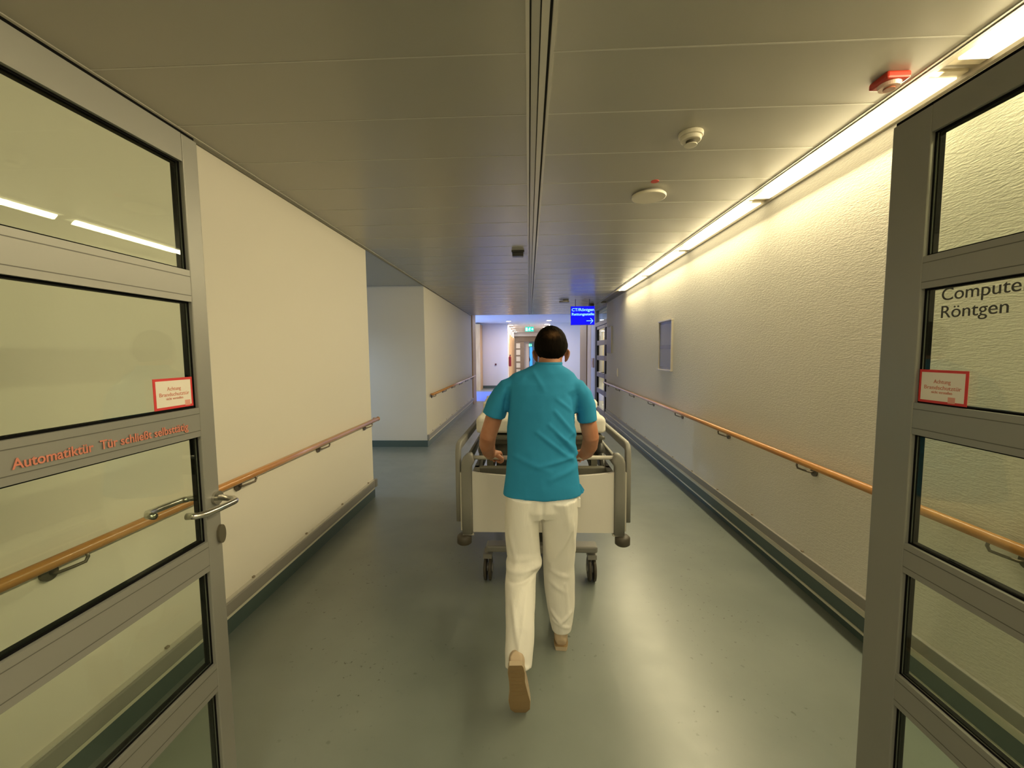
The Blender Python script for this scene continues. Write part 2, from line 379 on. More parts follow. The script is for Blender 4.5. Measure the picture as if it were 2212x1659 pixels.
# ---------------------------------------------------------------- handrails
def handrail(x, s, y0, y1, ys, label, z=0.876, caps=(False, False)):
    t = thing('handrail', label, 'handrail', (x, y0, 0))
    xx = s*0.062; pts = [(xx, a, z) for a in (0, 0.5*(y1-y0), y1-y0)]
    bm = bmesh.new(); tube(bm, pts, 0.0215, seg=20)
    obj('rail', bm, M['wood'], t, smooth=True)
    if caps[1]: b2 = bmesh.new(); ell(b2, (xx, y1-y0, z), (0.024, 0.012, 0.024)); tube(b2, [(xx, y1-y0-0.02, z), (xx-s*0.045, y1-y0-0.02, z)], 0.017); obj('rail_end', b2, M['wood'], t, smooth=True)
    if caps[0]: b2 = bmesh.new(); ell(b2, (xx, 0, z), (0.024, 0.012, 0.024)); tube(b2, [(xx, 0.02, z), (xx-s*0.045, 0.02, z)], 0.017); obj('rail_end', b2, M['wood'], t, smooth=True)
    for yb in ys:
        q = yb-y0
        b2 = bmesh.new()
        tube(b2, [(s*0.008, q, z-0.055), (s*0.03, q+0.012, z-0.058), (s*0.045, q+0.05, z-0.056), (xx, q+0.075, z-0.05), (xx, q+0.085, z-0.035), (xx, q+0.08, z-0.015)], 0.0062, seg=8)
        br = obj('bracket', b2, M['bracket'], t, smooth=True)
        b3 = bmesh.new(); tube(b3, [(0, q, z-0.055), (s*0.012, q, z-0.055)], 0.028, seg=20); obj('rosette', b3, M['bracket'], br, smooth=False)
    return t
handrail(XL, 1, 0.2, 4.47, [1.36, 2.33, 3.27, 4.22], 'wooden handrail on the near left wall ending at the side opening', caps=(False, True))
handrail(XL, 1, 7.12, 12.85, [7.25, 8.2, 9.2, 10.2, 11.2, 12.3], 'wooden handrail on the far left wall beyond the side opening', caps=(True, False))
handrail(XR, -1, 0.2, 9.72, [1.52+1.13*k for k in range(8)], 'long wooden handrail along the right wall beside the bed', caps=(False, False))

# ---------------------------------------------------------------- luminaires
def luminaire(y0, y1, label):
    t = thing('ceiling_light', label, 'ceiling light', (1.73, y0, ZC), 'linear ceiling lights above the right wall')
    L = y1-y0
    l = area('luminaire_light', (1.725, (y0+y1)/2, ZC-0.008), (0.05, L-0.1), (0, 0.80, 0), LAMPW, LAMPC); l.parent = t; l.location = (-0.005, L/2, -0.018)
    obj('diffuser', B(-0.058, 0.056, 0.04, L-0.04, -0.004, 0.012), M['lens'], t)
    obj('reflector', B(-0.062, 0.062, 0, 0.04, 0.002, 0.014), M['lens_end'], t)
    obj('reflector', B(-0.062, 0.062, L-0.04, L, 0.002, 0.014), M['lens_end'], t)
luminaire(0.32, 1.80, 'linear ceiling light at the top right corner of the photo, nearest of its row')
luminaire(1.84, 3.26, 'linear ceiling light beside the red alarm, second nearest of its row')
luminaire(3.29, 4.80, 'linear ceiling light third from the right photo edge in the row')
luminaire(4.83, 6.34, 'linear ceiling light second from the far end of its row')
luminaire(6.37, 7.86, 'linear ceiling light at the far end of its row near the blue sign')
t = thing('ceiling_light', 'unseen ceiling light added behind the open glass doors to brighten the man', 'ceiling light', (-0.2, -1.3, ZC))  # added light behind the camera, out of view, brightens the man's back
l = area('luminaire_light', (0, 0, 0), (0.55, 1.1), (0, 0, 0), 27, (1.0, 0.90, 0.68)); l.parent = t; l.location = (0, 0, -0.03)  # lamp of the added unseen ceiling light
obj('diffuser', B(-0.29, 0.29, -0.57, 0.57, -0.02, 0), M['lens'], t)
for a in (-3.9, -2.4): luminaire(a, a+1.45, 'linear ceiling light behind the open glass doors')

# ---------------------------------------------------------------- glazed doors held open in the foreground
def glazed_leaf(name, x, y0, y1, zs, stile, th, side, far=0.05):
    """leaf parallel to the corridor; zs = rail bands bottom to top; side = sign of the face the camera sees"""
    r = sroot(name, (x, y0, 0)); L = y1-y0; top = zs[-1][1]; h = th/2
    obj('stile', B(-h, h, L-stile, L, 0.008, top), M['frame'], r, bevel=0.003)
    obj('stile', B(-h, h, 0, stile, 0.008, top), M['frame'], r, bevel=0.003)
    for k, (a, b) in enumerate(zs):
        bm = bmesh.new(); box(bm, -h+0.0015, h-0.0015, stile, L-stile, a, b); o = obj('rail', bm, M['frame'], r)
        bm = bmesh.new()
        for zz in (a+0.018, b-0.018):
            for sd in (-1, 1): box(bm, sd*(h-0.0015)-0.0006, sd*(h-0.0015)+0.0006, stile, L-stile, zz-0.001, zz+0.001)
        if 0 < k < len(zs)-1: obj('rail_groove', bm, M['frame_groove'], o)
        else: bm.free()
    for k in range(len(zs)-1):
        z0 = zs[k][1]; z1 = zs[k+1][0]
        g = obj('glass_pane', B(-0.004, 0.004, stile, L-stile, z0, z1), M['glass'], r)
        bm = bmesh.new(); g1 = 0.005
        for (ya, yb, za, zb) in ((stile, stile+g1, z0, z1), (L-stile-g1, L-stile, z0, z1), (stile, L-stile, z0, z0+0.005), (stile, L-stile, z1-0.005, z1)):
            a, b = sorted((-side*0.004, -side*(h-0.001))); box(bm, a, b, ya, yb, za, zb)
            a, b = sorted((side*0.004, side*0.006)); box(bm, a, b, ya, yb, za, zb)
        obj('gasket', bm, M['gasket'], g)
    # black seal along the closing edge
    obj('edge_seal', B(-0.010, 0.010, L, L+0.008, 0.02, top-0.005), M['gasket'], r)
    obj('top_seal', B(-h*0.5, h*0.5, 0, L, top, top+0.012), M['gasket'], r)
    return r
ZSL = [(0.0, 0.13), (0.535, 0.628), (0.932, 1.026), (1.355, 1.442), (1.756, 1.847), (2.155, 2.234)]
ZSR = [(0.0, 0.13), (0.537, 0.636), (0.950, 1.037), (1.358, 1.448), (1.764, 1.852), (2.180, 2.252)]
XDL, XDR = -0.990, 1.085
dl = glazed_leaf('door_1', XDL-0.018, 0.20, 1.247, ZSL, 0.056, 0.036, 1)
dr = glazed_leaf('door_2', XDR+0.018, 0.28, 1.322, ZSR, 0.120, 0.036, -1)
# lever handle on both faces of the left leaf
def lever(parent, sd, L, z):
    bm = bmesh.new(); h = 0.018
    pts = [(sd*h, L, z+0.008), (sd*(h+0.052), L, z+0.004)]
    pts += [(sd*(h+0.052+0.018*math.sin(a)), L-0.020*(1-math.cos(a))-0.002, z+0.002) for a in (0.4, 0.8, 1.2, PI/2)]
    pts += [(sd*(h+0.071), L-0.085, z+0.004), (sd*(h+0.068), L-0.130, z+0.006), (sd*(h+0.052), L-0.146, z+0.006), (sd*(h+0.028), L-0.150, z+0.006)]
    tube(bm, pts, 0.0095, seg=14); o = obj('door_handle', bm, M['chrome'], parent, smooth=True)
    b2 = bmesh.new(); tube(b2, [(sd*h, L-0.004, z+0.008), (sd*(h+0.009), L-0.004, z+0.008)], 0.021, seg=24); obj('rosette', b2, M['chrome'], o)
    b3 = bmesh.new(); tube(b3, [(sd*h, L+0.003, z-0.112), (sd*(h+0.009), L+0.003, z-0.112)], [(0.015, 0.030)]*2, seg=24, ref=(0, 1, 0)); obj('lock_plate', b3, M['lock'], parent)
lever(dl, 1, 1.236-0.20, 1.142); lever(dl, -1, 1.236-0.20, 1.142)
# stickers with red border
def sticker(x, sgn, ya, yb, z0, z1, label):
    t = thing('warning_sticker', label, 'sticker', (x, min(ya, yb), z0), 'red-bordered stickers on the open glass doors')
    w_ = abs(yb-ya); h_ = z1-z0; xd = Vector((0, 1, 0)) if sgn > 0 else Vector((0, -1, 0)); ox = 0 if sgn > 0 else w_
    def bx(a, b, c, d, e0, e1): q0, q1 = sorted((sgn*e0, sgn*e1)); return (q0, q1, a, b, c, d)
    obj('border', B(*bx(0, w_, 0, h_, 0, 0.0012)), M['red'], t)
    obj('panel', B(*bx(0.007, w_-0.007, 0.007, h_-0.007, 0.0012, 0.0018)), M['sticker_white'], t)
    for s_, zz, body, fit in ((0.010, 0.60, 'Achtung', 0.045), (0.010, 0.42, 'Brandschutztür', 0.098), (0.007, 0.30, 'nicht verstellen', 0.055)):
        y_c = w_/2; start = y_c-fit/2 if sgn > 0 else y_c+fit/2
        text('sticker_lettering', body, s_*1.5, M['red_text'], frame_mat((sgn*0.002, start, h_*zz), xd, (0, 0, 1)), t, fit=fit, depth=0.0003)
    q = (w_-0.030, w_-0.012) if sgn > 0 else (0.028, 0.046)
    obj('emblem', B(*bx(q[0], q[1], 0.004, 0.020, 0.0018, 0.0024)), mat('emblem_pink', (0.72, 0.32, 0.25), 0.5), t)
sticker(XDL-0.0115, 1, 1.054, 1.182, 1.450, 1.536, 'white notice sticker with red border in the left door glass')
sticker(XDR+0.0115, -1, 1.070, 1.199, 1.452, 1.542, 'white notice sticker with red border in the right door glass')
o = text('door_lettering', 'Automatiktür  Tür schließt selbsttätig', 0.030, M['red_text'], frame_mat((XDL+0.0008, 0.735, 1.384), (0, 1, 0), (0, 0, 1)), fit=0.41, depth=0.0004, bold=0.0004)
tag(o, 'faded red lettering along the middle rail of the left glass door', 'lettering')
o = text('door_lettering', 'Computertomographie', 0.046, M['black_text'], frame_mat((XDR+0.013, 1.157, 1.726), (0, -1, 0), (0, 0, 1)), fit=0.44, depth=0.0004)
tag(o, 'dark lettering reading Computertomographie at the top of the right door pane', 'lettering')
o = text('door_lettering', 'Röntgen', 0.046, M['black_text'], frame_mat((XDR+0.013, 1.157, 1.680), (0, -1, 0), (0, 0, 1)), fit=0.155, depth=0.0004)
tag(o, 'dark lettering reading Röntgen, second line on the right door pane', 'lettering')

# ---------------------------------------------------------------- ceiling devices
def disc(bm, c, r, z0, z1, seg=32, r2=None):
    tube(bm, [(c[0], c[1], z0), (c[0], c[1], z1)], [(r2 or r, r2 or r), (r, r)], seg=seg, ref=(1, 0, 0))
t = thing('alarm_sounder', 'red square alarm with round lens on the ceiling by the light strip', 'alarm', (1.50, 1.86, ZC))
obj('base', B(-0.048, 0.048, -0.048, 0.048, -0.030, 0.0), M['alarm_red'], t, bevel=0.008)
bm = bmesh.new(); disc(bm, (0, 0, 0), 0.040, -0.044, -0.030, r2=0.036); c_ = obj('lens_ring', bm, M['alarm_lens'], t)
bm = bmesh.new(); disc(bm, (0, 0, 0), 0.020, -0.050, -0.044); obj('beacon', bm, mat('beacon_brown', (0.30, 0.10, 0.05), 0.3), t)
t = thing('smoke_detector', 'white two-tier smoke detector on the near ceiling between strip and light', 'smoke detector', (0.845, 2.26, ZC))
bm = bmesh.new(); disc(bm, (0, 0, 0), 0.062, -0.020, 0, r2=0.060); obj('base', bm, M['white_plastic'], t, bevel=0.003)
bm = bmesh.new(); disc(bm, (0, 0, 0), 0.054, -0.040, -0.020, r2=0.050); obj('housing', bm, M['white_plastic'], t, bevel=0.004)
bm = bmesh.new(); disc(bm, (0, 0, 0), 0.024, -0.056, -0.040); obj('chamber', bm, mat('vent_dark', (0.08, 0.07, 0.05), 0.5), t)
bm = bmesh.new(); disc(bm, (0, 0, 0), 0.032, -0.062, -0.056); obj('cap', bm, M['white_plastic'], t, bevel=0.002)
t = thing('ceiling_speaker', 'large flat white disc on the ceiling, farther than the smoke detector', 'ceiling speaker', (0.865, 3.08, ZC))
bm = bmesh.new(); disc(bm, (0, 0, 0), 0.120, -0.030, -0.012, seg=48, r2=0.118); obj('cover', bm, M['white_plastic'], t, bevel=0.004)
bm = bmesh.new(); disc(bm, (0, 0, 0), 0.105, -0.012, 0, seg=48); obj('base', bm, M['bumper'], t)
bm = bmesh.new(); disc(bm, (0.842, 2.86, 0), 0.026, ZC-0.004, ZC)
tag(obj('marker_dot', bm, mat('dot_red', (0.60, 0.07, 0.05), 0.5)), 'small red dot on the ceiling behind the white disc', 'marker dot')
t = thing('ceiling_sensor', 'small black box on the ceiling left of the central track', 'sensor', (-0.112, 4.68, ZC))
obj('housing', B(-0.062, 0.062, -0.04, 0.04, -0.062, -0.02), M['dark_plastic'], t, bevel=0.006)
obj('mounting_plate', B(-0.070, 0.070, -0.045, 0.045, -0.02, 0), M['dark_plastic'], t)
t = thing('smoke_detector', 'small smoke detector on the far ceiling just left of the blue sign', 'smoke detector', (0.83, 9.25, ZC))
bm = bmesh.new(); disc(bm, (0, 0, 0), 0.06, -0.02, 0); obj('base', bm, M['white_plastic'], t)
bm = bmesh.new(); disc(bm, (-0.05, -0.1, 0), 0.11, -0.05, -0.02); obj('housing', bm, M['bumper'], t)
o = obj('door_sensor', B(1.43, 1.55, 9.9, 9.98, ZC-0.07, ZC), M['dark_plastic'], bevel=0.01); tag(o, 'tiny dark sensor on the ceiling right of the blue sign', 'sensor')

# blue hanging sign
t = thing('hanging_sign', 'lit blue hanging sign reading CT/Röntgen Rettungsstelle with arrow', 'sign', (1.165, 9.0, 2.17))
obj('case', B(-0.255, 0.255, 0.0, 0.06, 0, 0.40), M['sign_case'], t)
obj('face', B(-0.252, 0.252, -0.006, 0.0, 0.003, 0.397), M['sign_blue'], t)
text('sign_lettering', 'CT/Röntgen', 0.088, M['sign_text'], frame_mat((-0.237, -0.008, 0.295), (1, 0, 0), (0, 0, 1)), t, bold=0.0012, fit=0.475)
text('sign_lettering', 'Rettungsstelle', 0.074, M['sign_text'], frame_mat((-0.237, -0.008, 0.205), (1, 0, 0), (0, 0, 1)), t, bold=0.0016, fit=0.475)
bm = bmesh.new(); box(bm, 0.080, 0.215, -0.010, -0.006, 0.080, 0.092)
tube(bm, [(0.165, -0.008, 0.030), (0.220, -0.008, 0.086), (0.165, -0.008, 0.142)], 0.007, seg=6)
obj('arrow', bm, M['sign_text'], t)
for q in (-0.15, 0.15): obj('hanger', T([(q, 0.03, 0.40), (q, 0.03, 0.55)], 0.008), M['sign_case'], t)

# ---------------------------------------------------------------- right wall fittings
t = thing('display_case', 'silver-framed notice case with grey poster on the right wall', 'notice case', (XR, 5.30, 1.335))
W_, H_ = 0.50, 0.665
obj('back_panel', B(-0.012, 0, 0, W_, 0, H_), M['poster'], t)
obj('poster', B(-0.014, -0.012, 0.04, W_-0.03, 0.05, H_-0.05), mat('poster_sheet', (0.20, 0.215, 0.25), 0.3), t)
obj('poster_band', B(-0.0155, -0.014, 0.04, W_-0.03, 0.29, 0.34), M['poster_dark'], t)
bm = bmesh.new(); box(bm, -0.034, 0, -0.01, W_+0.01, H_-0.018, H_); box(bm, -0.034, 0, -0.01, W_+0.01, 0, 0.018); box(bm, -0.026, 0, -0.006, 0.010, 0, H_); box(bm, -0.026, 0, W_-0.010, W_+0.006, 0, H_)
obj('case_frame', bm, M['silver'], t, bevel=0.003)
t = thing('wall_plaque', 'blue-grey glass plaque on the right wall next to the far glass doors', 'plaque', (XR, 9.12, 1.56))
obj('panel', B(-0.02, 0, 0.0, 0.55, 0, 0.58), M['plaque'], t); obj('panel_edge', B(-0.024, 0, -0.02, 0.0, -0.003, 0.583), M['bumper'], t)
t = thing('light_switch', 'small pale switch plate low on the right wall near the handrail end', 'switch', (XR, 8.50, 1.08))
obj('plate', B(-0.010, 0, 0, 0.12, 0, 0.17), M['white_plastic'], t, bevel=0.003); obj('rocker', B(-0.014, -0.010, 0.02, 0.10, 0.03, 0.14), M['white_plastic'], t)

# ---------------------------------------------------------------- glazed doors in the right wall with side room behind
d3 = sroot('door_3', (XR+0.06, 9.75, 0))
def far_leaf(y0, y1, handle):
    st = 0.06
    obj('stile', B(-0.03, 0.03, y0, y0+st, 0, 2.26), M['frame2'], d3); obj('stile', B(-0.03, 0.03, y1-st, y1, 0, 2.26), M['frame2'], d3)
    for a, b in ((0, 0.12), (0.50, 0.62), (0.93, 1.05), (1.37, 1.49), (1.76, 1.88), (2.18, 2.26)):
        obj('rail', B(-0.028, 0.028, y0+st, y1-st, a, b), M['frame2'], d3)
    g = obj('glass_pane', B(-0.004, 0.004, y0+st, y1-st, 0.12, 2.18), M['glass'], d3)
    bm = bmesh.new(); box(bm, -0.02, 0.02, y0+st, y0+st+0.02, 0.12, 2.18); box(bm, -0.02, 0.02, y1-st-0.02, y1-st, 0.12, 2.18); obj('gasket', bm, M['gasket'], g)
    if handle:
        b2 = bmesh.new(); tube(b2, [(-0.03, y0+0.05, 1.08), (-0.08, y0+0.05, 1.08), (-0.085, y0+0.18, 1.08)], 0.012, seg=8); obj('door_handle', b2, M['bracket'], d3)
M['frame2'] = mat('far_door_frame_grey', (0.22, 0.21, 0.24), 0.45)
far_leaf(0.03, 0.40, False); far_leaf(0.42, 1.62, True)
bm = bmesh.new(); box(bm, -0.05, 0.05, 0, 0.03, 0, 2.72); box(bm, -0.05, 0.05, 1.62, 1.68, 0, 2.72); box(bm, -0.06, 0.06, 0, 1.68, 2.26, 2.36); box(bm, -0.05, 0.05, 0, 1.68, 2.68, 2.72)
obj('door_frame', bm, M['frame2'], d3)
obj('transom_pane', B(-0.01, 0.01, 0.03, 1.62, 2.36, 2.68), M['glass_blue'], d3)
# side room
struct('wall_side_room', B(5.0, 5.2, 8.6, 12.6, 0, 2.9), mat('side_room_wall', (0.62, 0.60, 0.42), 0.6))
struct('wall_side_room', B(XR+0.2, 5.2, 8.4, 8.6, 0, 2.9), M['wall_smooth'])
struct('wall_side_room', B(XR+0.2, 5.2, 12.6, 12.8, 0, 2.9), mat('side_room_wall_olive', (0.50, 0.48, 0.36), 0.6))
struct('ceiling', B(XR+0.03, 5.2, 8.4, 12.8, 2.72, 2.84), M['ceiling_far'])
def downlight(x, y, z, label, group, r=0.085, pw=32):
    t = thing('downlight', label, 'downlight', (x, y, z), group)
    l = area('downlight_beam', (0, 0, -0.012), (r*1.4, r*1.4), (0, 0, 0), pw, (1.0, 0.84, 0.72)); l.parent = t
    bm = bmesh.new(); disc(bm, (0, 0, 0), r, -0.006, 0.0, seg=24); obj('lens', bm, M['down'], t)
    bm = bmesh.new(); tube(bm, arc((0, 0, -0.004), r+0.008, 0, 2*PI, 24, 'xy'), 0.008, seg=6, ref=(0, 0, 1), cap=False); obj('trim_ring', bm, M['white_plastic'], t)
    return t
downlight(2.75, 11.0, 2.72, 'round ceiling light seen through the transom of the right glass doors', 'side room ceiling lights', 0.13, 60)
downlight(3.4, 12.0, 2.72, 'round ceiling light deeper in the room behind the right glass doors', 'side room ceiling lights', 0.13, 60)
# ---------------------------------------------------------------- lobby beyond the corridor
ZL = 2.85
M['jamb_white'] = mat('jamb_lilac_white', (0.70, 0.70, 0.80), 0.5)
struct('trim_12', B(XR-0.0, XR+0.2, 11.43, 12.15, 0, 2.72), M['jamb_white'])
struct('trim_13', B(XR-0.004, XR+0.2, 12.15, 12.9, 0, 2.85), mat('panel_pale_oak', (0.72, 0.50, 0.33), 0.5))
struct('trim_14', B(XR-0.03, XR+0.2, 12.9, 14.5, 0, 2.85), mat('panel_dark_oak', (0.26, 0.16, 0.075), 0.5))
t = thing('call_point', 'small pinkish push button box on the pale jamb beside the right doors', 'push button', (XR, 11.55, 1.15))
obj('housing', B(-0.03, 0, 0, 0.3, 0, 0.26), mat('call_point_pink', (0.55, 0.42, 0.40), 0.5), t)
obj('button', B(-0.035, -0.03, 0.08, 0.22, 0.08, 0.18), mat('call_button', (0.6, 0.35, 0.3), 0.5), t)
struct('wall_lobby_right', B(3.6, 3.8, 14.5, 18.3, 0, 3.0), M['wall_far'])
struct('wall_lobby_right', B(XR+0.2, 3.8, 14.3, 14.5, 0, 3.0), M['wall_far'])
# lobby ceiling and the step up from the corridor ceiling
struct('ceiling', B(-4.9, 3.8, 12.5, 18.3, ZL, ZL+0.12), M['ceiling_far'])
struct('trim_15', B(XL-0.2, XR+0.2, 12.46, 12.5, ZC, ZL+0.12), M['trim_light'])
# left jamb and lobby side opening
struct('trim_16', B(XL-0.2, XL+0.03, 12.62, 13.35, 0, 2.85), M['oak'])
struct('wall_lobby_left', B(-4.9, XL-0.2, 12.62, 12.82, 0, 3.0), M['wall_far'])
bm = bmesh.new(); box(bm, -4.9, -4.75, 12.8, 13.5, 0, 3.0); box(bm, -4.9, -4.75, 16.6, 18.3, 0, 3.0); box(bm, -4.9, -4.75, 13.5, 16.6, 2.7, 3.0); struct('wall_lobby_window_side', bm, M['wall_far'])
w2 = sroot('window_2')
bm = bmesh.new()
for a in (13.5, 15.0, 16.54): box(bm, -4.86, -4.79, a, a+0.06, 0.0, 2.7)
for a in (0.0, 2.64): box(bm, -4.86, -4.79, 13.5, 16.6, a, a+0.06)
obj('window_frame', bm, M['frame'], w2); obj('window_pane', B(-4.83, -4.82, 13.5, 16.6, 0.0, 2.7), M['window_lit'], w2)
# tall oak door set in the far left corner with a narrow glass strip
d4 = sroot('door_4', (-2.2, 17.35, 0))
obj('door_panel', B(-0.50, -0.22, 0, 0.08, 0, 2.55), mat('far_door_grey', (0.28, 0.27, 0.28), 0.5), d4)
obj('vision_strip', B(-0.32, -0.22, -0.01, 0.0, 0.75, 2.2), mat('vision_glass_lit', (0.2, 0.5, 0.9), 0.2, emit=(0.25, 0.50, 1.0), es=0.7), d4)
obj('door_surround', B(-0.20, 0.16, -0.02, 0.9, 0, 2.78), M['oak'], d4)
# back wall of lobby with central opening
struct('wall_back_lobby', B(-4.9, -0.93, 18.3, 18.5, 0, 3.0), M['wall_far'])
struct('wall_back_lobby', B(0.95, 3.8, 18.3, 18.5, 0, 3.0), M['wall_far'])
struct('baseboard_back', B(-2.1, -0.93, 18.28, 18.3, 0, 0.12), M['teal'])
struct('baseboard_back', B(0.95, 3.6, 18.28, 18.3, 0, 0.12), M['teal'])
o = obj('wall_button', B(-1.50, -1.43, 18.25, 18.3, 1.03, 1.10), mat('button_dark_red', (0.12, 0.02, 0.03), 0.4)); tag(o, 'small dark button on the pale back wall of the far lobby', 'push button')
# corridor beyond
struct('wall_far_left', B(-1.13, -0.93, 18.5, 34, 0, 3.0), M['wall_far'])
struct('wall_far_right', B(0.95, 1.15, 18.5, 34, 0, 3.0), M['wall_far'])
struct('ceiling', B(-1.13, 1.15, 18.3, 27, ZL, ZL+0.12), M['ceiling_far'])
struct('ceiling', B(-1.13, 1.15, 27, 34, 2.65, 2.95), M['trim_light'])
struct('trim_17', B(-0.93, 0.95, 26.9, 27.0, 2.62, 2.95), M['ceiling_far'])
struct('trim_18', B(-0.93, -0.90, 19.6, 26, 0, 2.45), mat('panel_tan_far', (0.62, 0.42, 0.22), 0.5))
struct('wall_far_end', B(-1.13, 1.15, 34, 34.2, 0, 3.0), mat('far_end_grey', (0.36, 0.36, 0.40), 0.6))
g_ = 'round downlights in the far lobby ceiling'
names = ['first, nearest', 'second', 'third', 'fourth', 'fifth, farthest']
for k, yy in enumerate((16.8, 19.3, 21.2, 23.4, 25.6)):
    downlight(-0.80, yy, ZL, 'round lobby downlight in the left row, %s of the five' % names[k], g_, 0.10)
for k, yy in enumerate((16.6, 19.0, 21.0)):
    downlight(0.82, yy, ZL, 'round lobby downlight in the right row above the man, %s of three' % ('first, nearest', 'second', 'third, farthest')[k], g_, 0.10)
downlight(-0.55, 29.5, 2.65, 'bright light in the low ceiling at the end of the far passage', 'far passage light', 0.16)
def exit_sign(x, y, z, s, label):
    t = thing('exit_sign', label, 'exit sign', (x, y, z))
    obj('case', B(-s, s, 0, 0.05, -s*0.55, s*0.55), M['exit_green'], t)
    bm = bmesh.new(); box(bm, -s*0.85, -s*0.45, -0.008, 0, -s*0.4, s*0.35)
    ell(bm, (s*0.12, -0.006, s*0.30), (s*0.09, 0.006, s*0.09), u=10, v=8)
    tube(bm, [(s*0.08, -0.005, s*0.18), (0, -0.005, -s*0.08), (s*0.14, -0.005, -s*0.22), (s*0.05, -0.005, -s*0.42)], s*0.06, seg=6)
    tube(bm, [(0, -0.005, -s*0.08), (-s*0.18, -0.005, -s*0.12), (-s*0.24, -0.005, -s*0.34)], s*0.055, seg=6)
    tube(bm, [(-s*0.2, -0.005, s*0.02), (-s*0.06, -0.005, s*0.16), (s*0.1, -0.005, s*0.12), (s*0.28, -0.005, s*0.0)], s*0.045, seg=6)
    box(bm, s*0.42, s*0.88, -0.008, 0, -s*0.06, s*0.06)
    tube(bm, [(s*0.66, -0.005, s*0.24), (s*0.90, -0.005, 0), (s*0.66, -0.005, -s*0.24)], s*0.05, seg=6)
    obj('pictogram', bm, M['exit_white'], t)
    return t
xs = exit_sign(0.04, 18.6, 2.62, 0.19, 'lit green exit sign hanging in the far lobby left of the head')
xs2 = exit_sign(0.05, 33.5, 2.15, 0.22, 'smaller green exit sign at the end of the far passage')
obj('hanger', T([(0, 0.02, 0.08), (0, 0.02, ZL-2.62)], 0.012), M['silver'], xs)
obj('hanger', T([(0, 0.02, 0.08), (0, 0.02, 0.52)], 0.012), M['silver'], xs2)
# items in the far passage
t = thing('fire_extinguisher', 'dark red fire extinguisher on the left side of the far passage', 'fire extinguisher', (-0.86, 19.0, 0.95))
bm = bmesh.new(); tube(bm, [(0, 0, 0), (0, 0, 0.42), (0, 0, 0.48)], [(0.06, 0.06), (0.06, 0.06), (0.02, 0.02)], seg=14, ref=(1, 0, 0)); obj('cylinder', bm, mat('extinguisher_red', (0.25, 0.01, 0.02), 0.4), t)
obj('valve', B(-0.02, 0.04, -0.02, 0.02, 0.48, 0.53), M['dark_plastic'], t)
d5 = sroot('door_5', (-0.80, 27.2, 0))
M['frame3'] = mat('far_passage_frame', (0.24, 0.20, 0.17), 0.5)
bm = bmesh.new(); box(bm, -0.15, -0.02, 0, 0.06, 0, 2.65); box(bm, 0.24, 0.50, 0, 0.06, 0, 2.30); box(bm, -0.02, 1.75, 0, 0.06, 2.28, 2.65)
for a in (0.0, 0.48, 0.90, 1.32, 1.76, 2.18): box(bm, -0.02, 0.24, 0, 0.06, a, a+0.09)
obj('door_frame', bm, M['frame3'], d5)
obj('glass_pane', B(-0.02, 0.24, 0.02, 0.03, 0.1, 2.2), mat('far_pane_white', (0.8, 0.82, 0.82), 0.3), d5)
struct('trim_19', B(-0.30, 0.02, 27.6, 27.7, 0, 2.3), M['jamb_white'])
struct('window_3', B(0.08, 0.30, 33.7, 33.75, 0.25, 2.0), mat('far_window_lit', (0.1, 0.4, 0.9), 0.3, emit=(0.04, 0.38, 1.0), es=0.9))
bm = bmesh.new(); tube(bm, [(0, 0, 0.1), (0.03, 0, 0.5), (0, 0, 0.8), (0.02, 0, 1.2), (0.03, 0, 1.45)], [(0.07, 0.07), (0.09, 0.09), (0.13, 0.1), (0.18, 0.11), (0.05, 0.05)], seg=12, ref=(1, 0, 0)); ell(bm, (0.03, 0, 1.56), (0.09, 0.1, 0.12))
tube(bm, [(0.14, 0, 1.3), (0.22, 0, 1.05), (0.16, -0.1, 0.9)], 0.045, seg=8); tube(bm, [(-0.12, 0, 1.3), (-0.18, 0, 1.05), (-0.12, -0.1, 0.9)], 0.045, seg=8)
tube(bm, [(0.06, 0, 0.7), (0.1, 0.1, 0.35), (0.08, 0.12, 0.0)], 0.06, seg=8); tube(bm, [(-0.06, 0, 0.7), (-0.1, -0.1, 0.35), (-0.1, -0.14, 0.0)], 0.06, seg=8)
o = obj('person', bm, mat('far_person_dark', (0.05, 0.055, 0.08), 0.8), smooth=True); o.location = (-0.14, 29.5, 0); remesh(o, 0.02, 3); tag(o, 'tiny dark figure of a person walking at the end of the far passage', 'person')
area('passage_area_light', (0.0, 31, 2.5), (1.5, 3), (0, 0, 0), 25, (0.6, 0.75, 1.0))  # cool area light facing down below the passage ceiling

# ---------------------------------------------------------------- hospital bed
BX = 0.0817
bed = thing('hospital_bed', 'wheeled hospital bed with pale footboard and grey corner posts pushed by the man', 'bed', (BX, 2.5, 0))
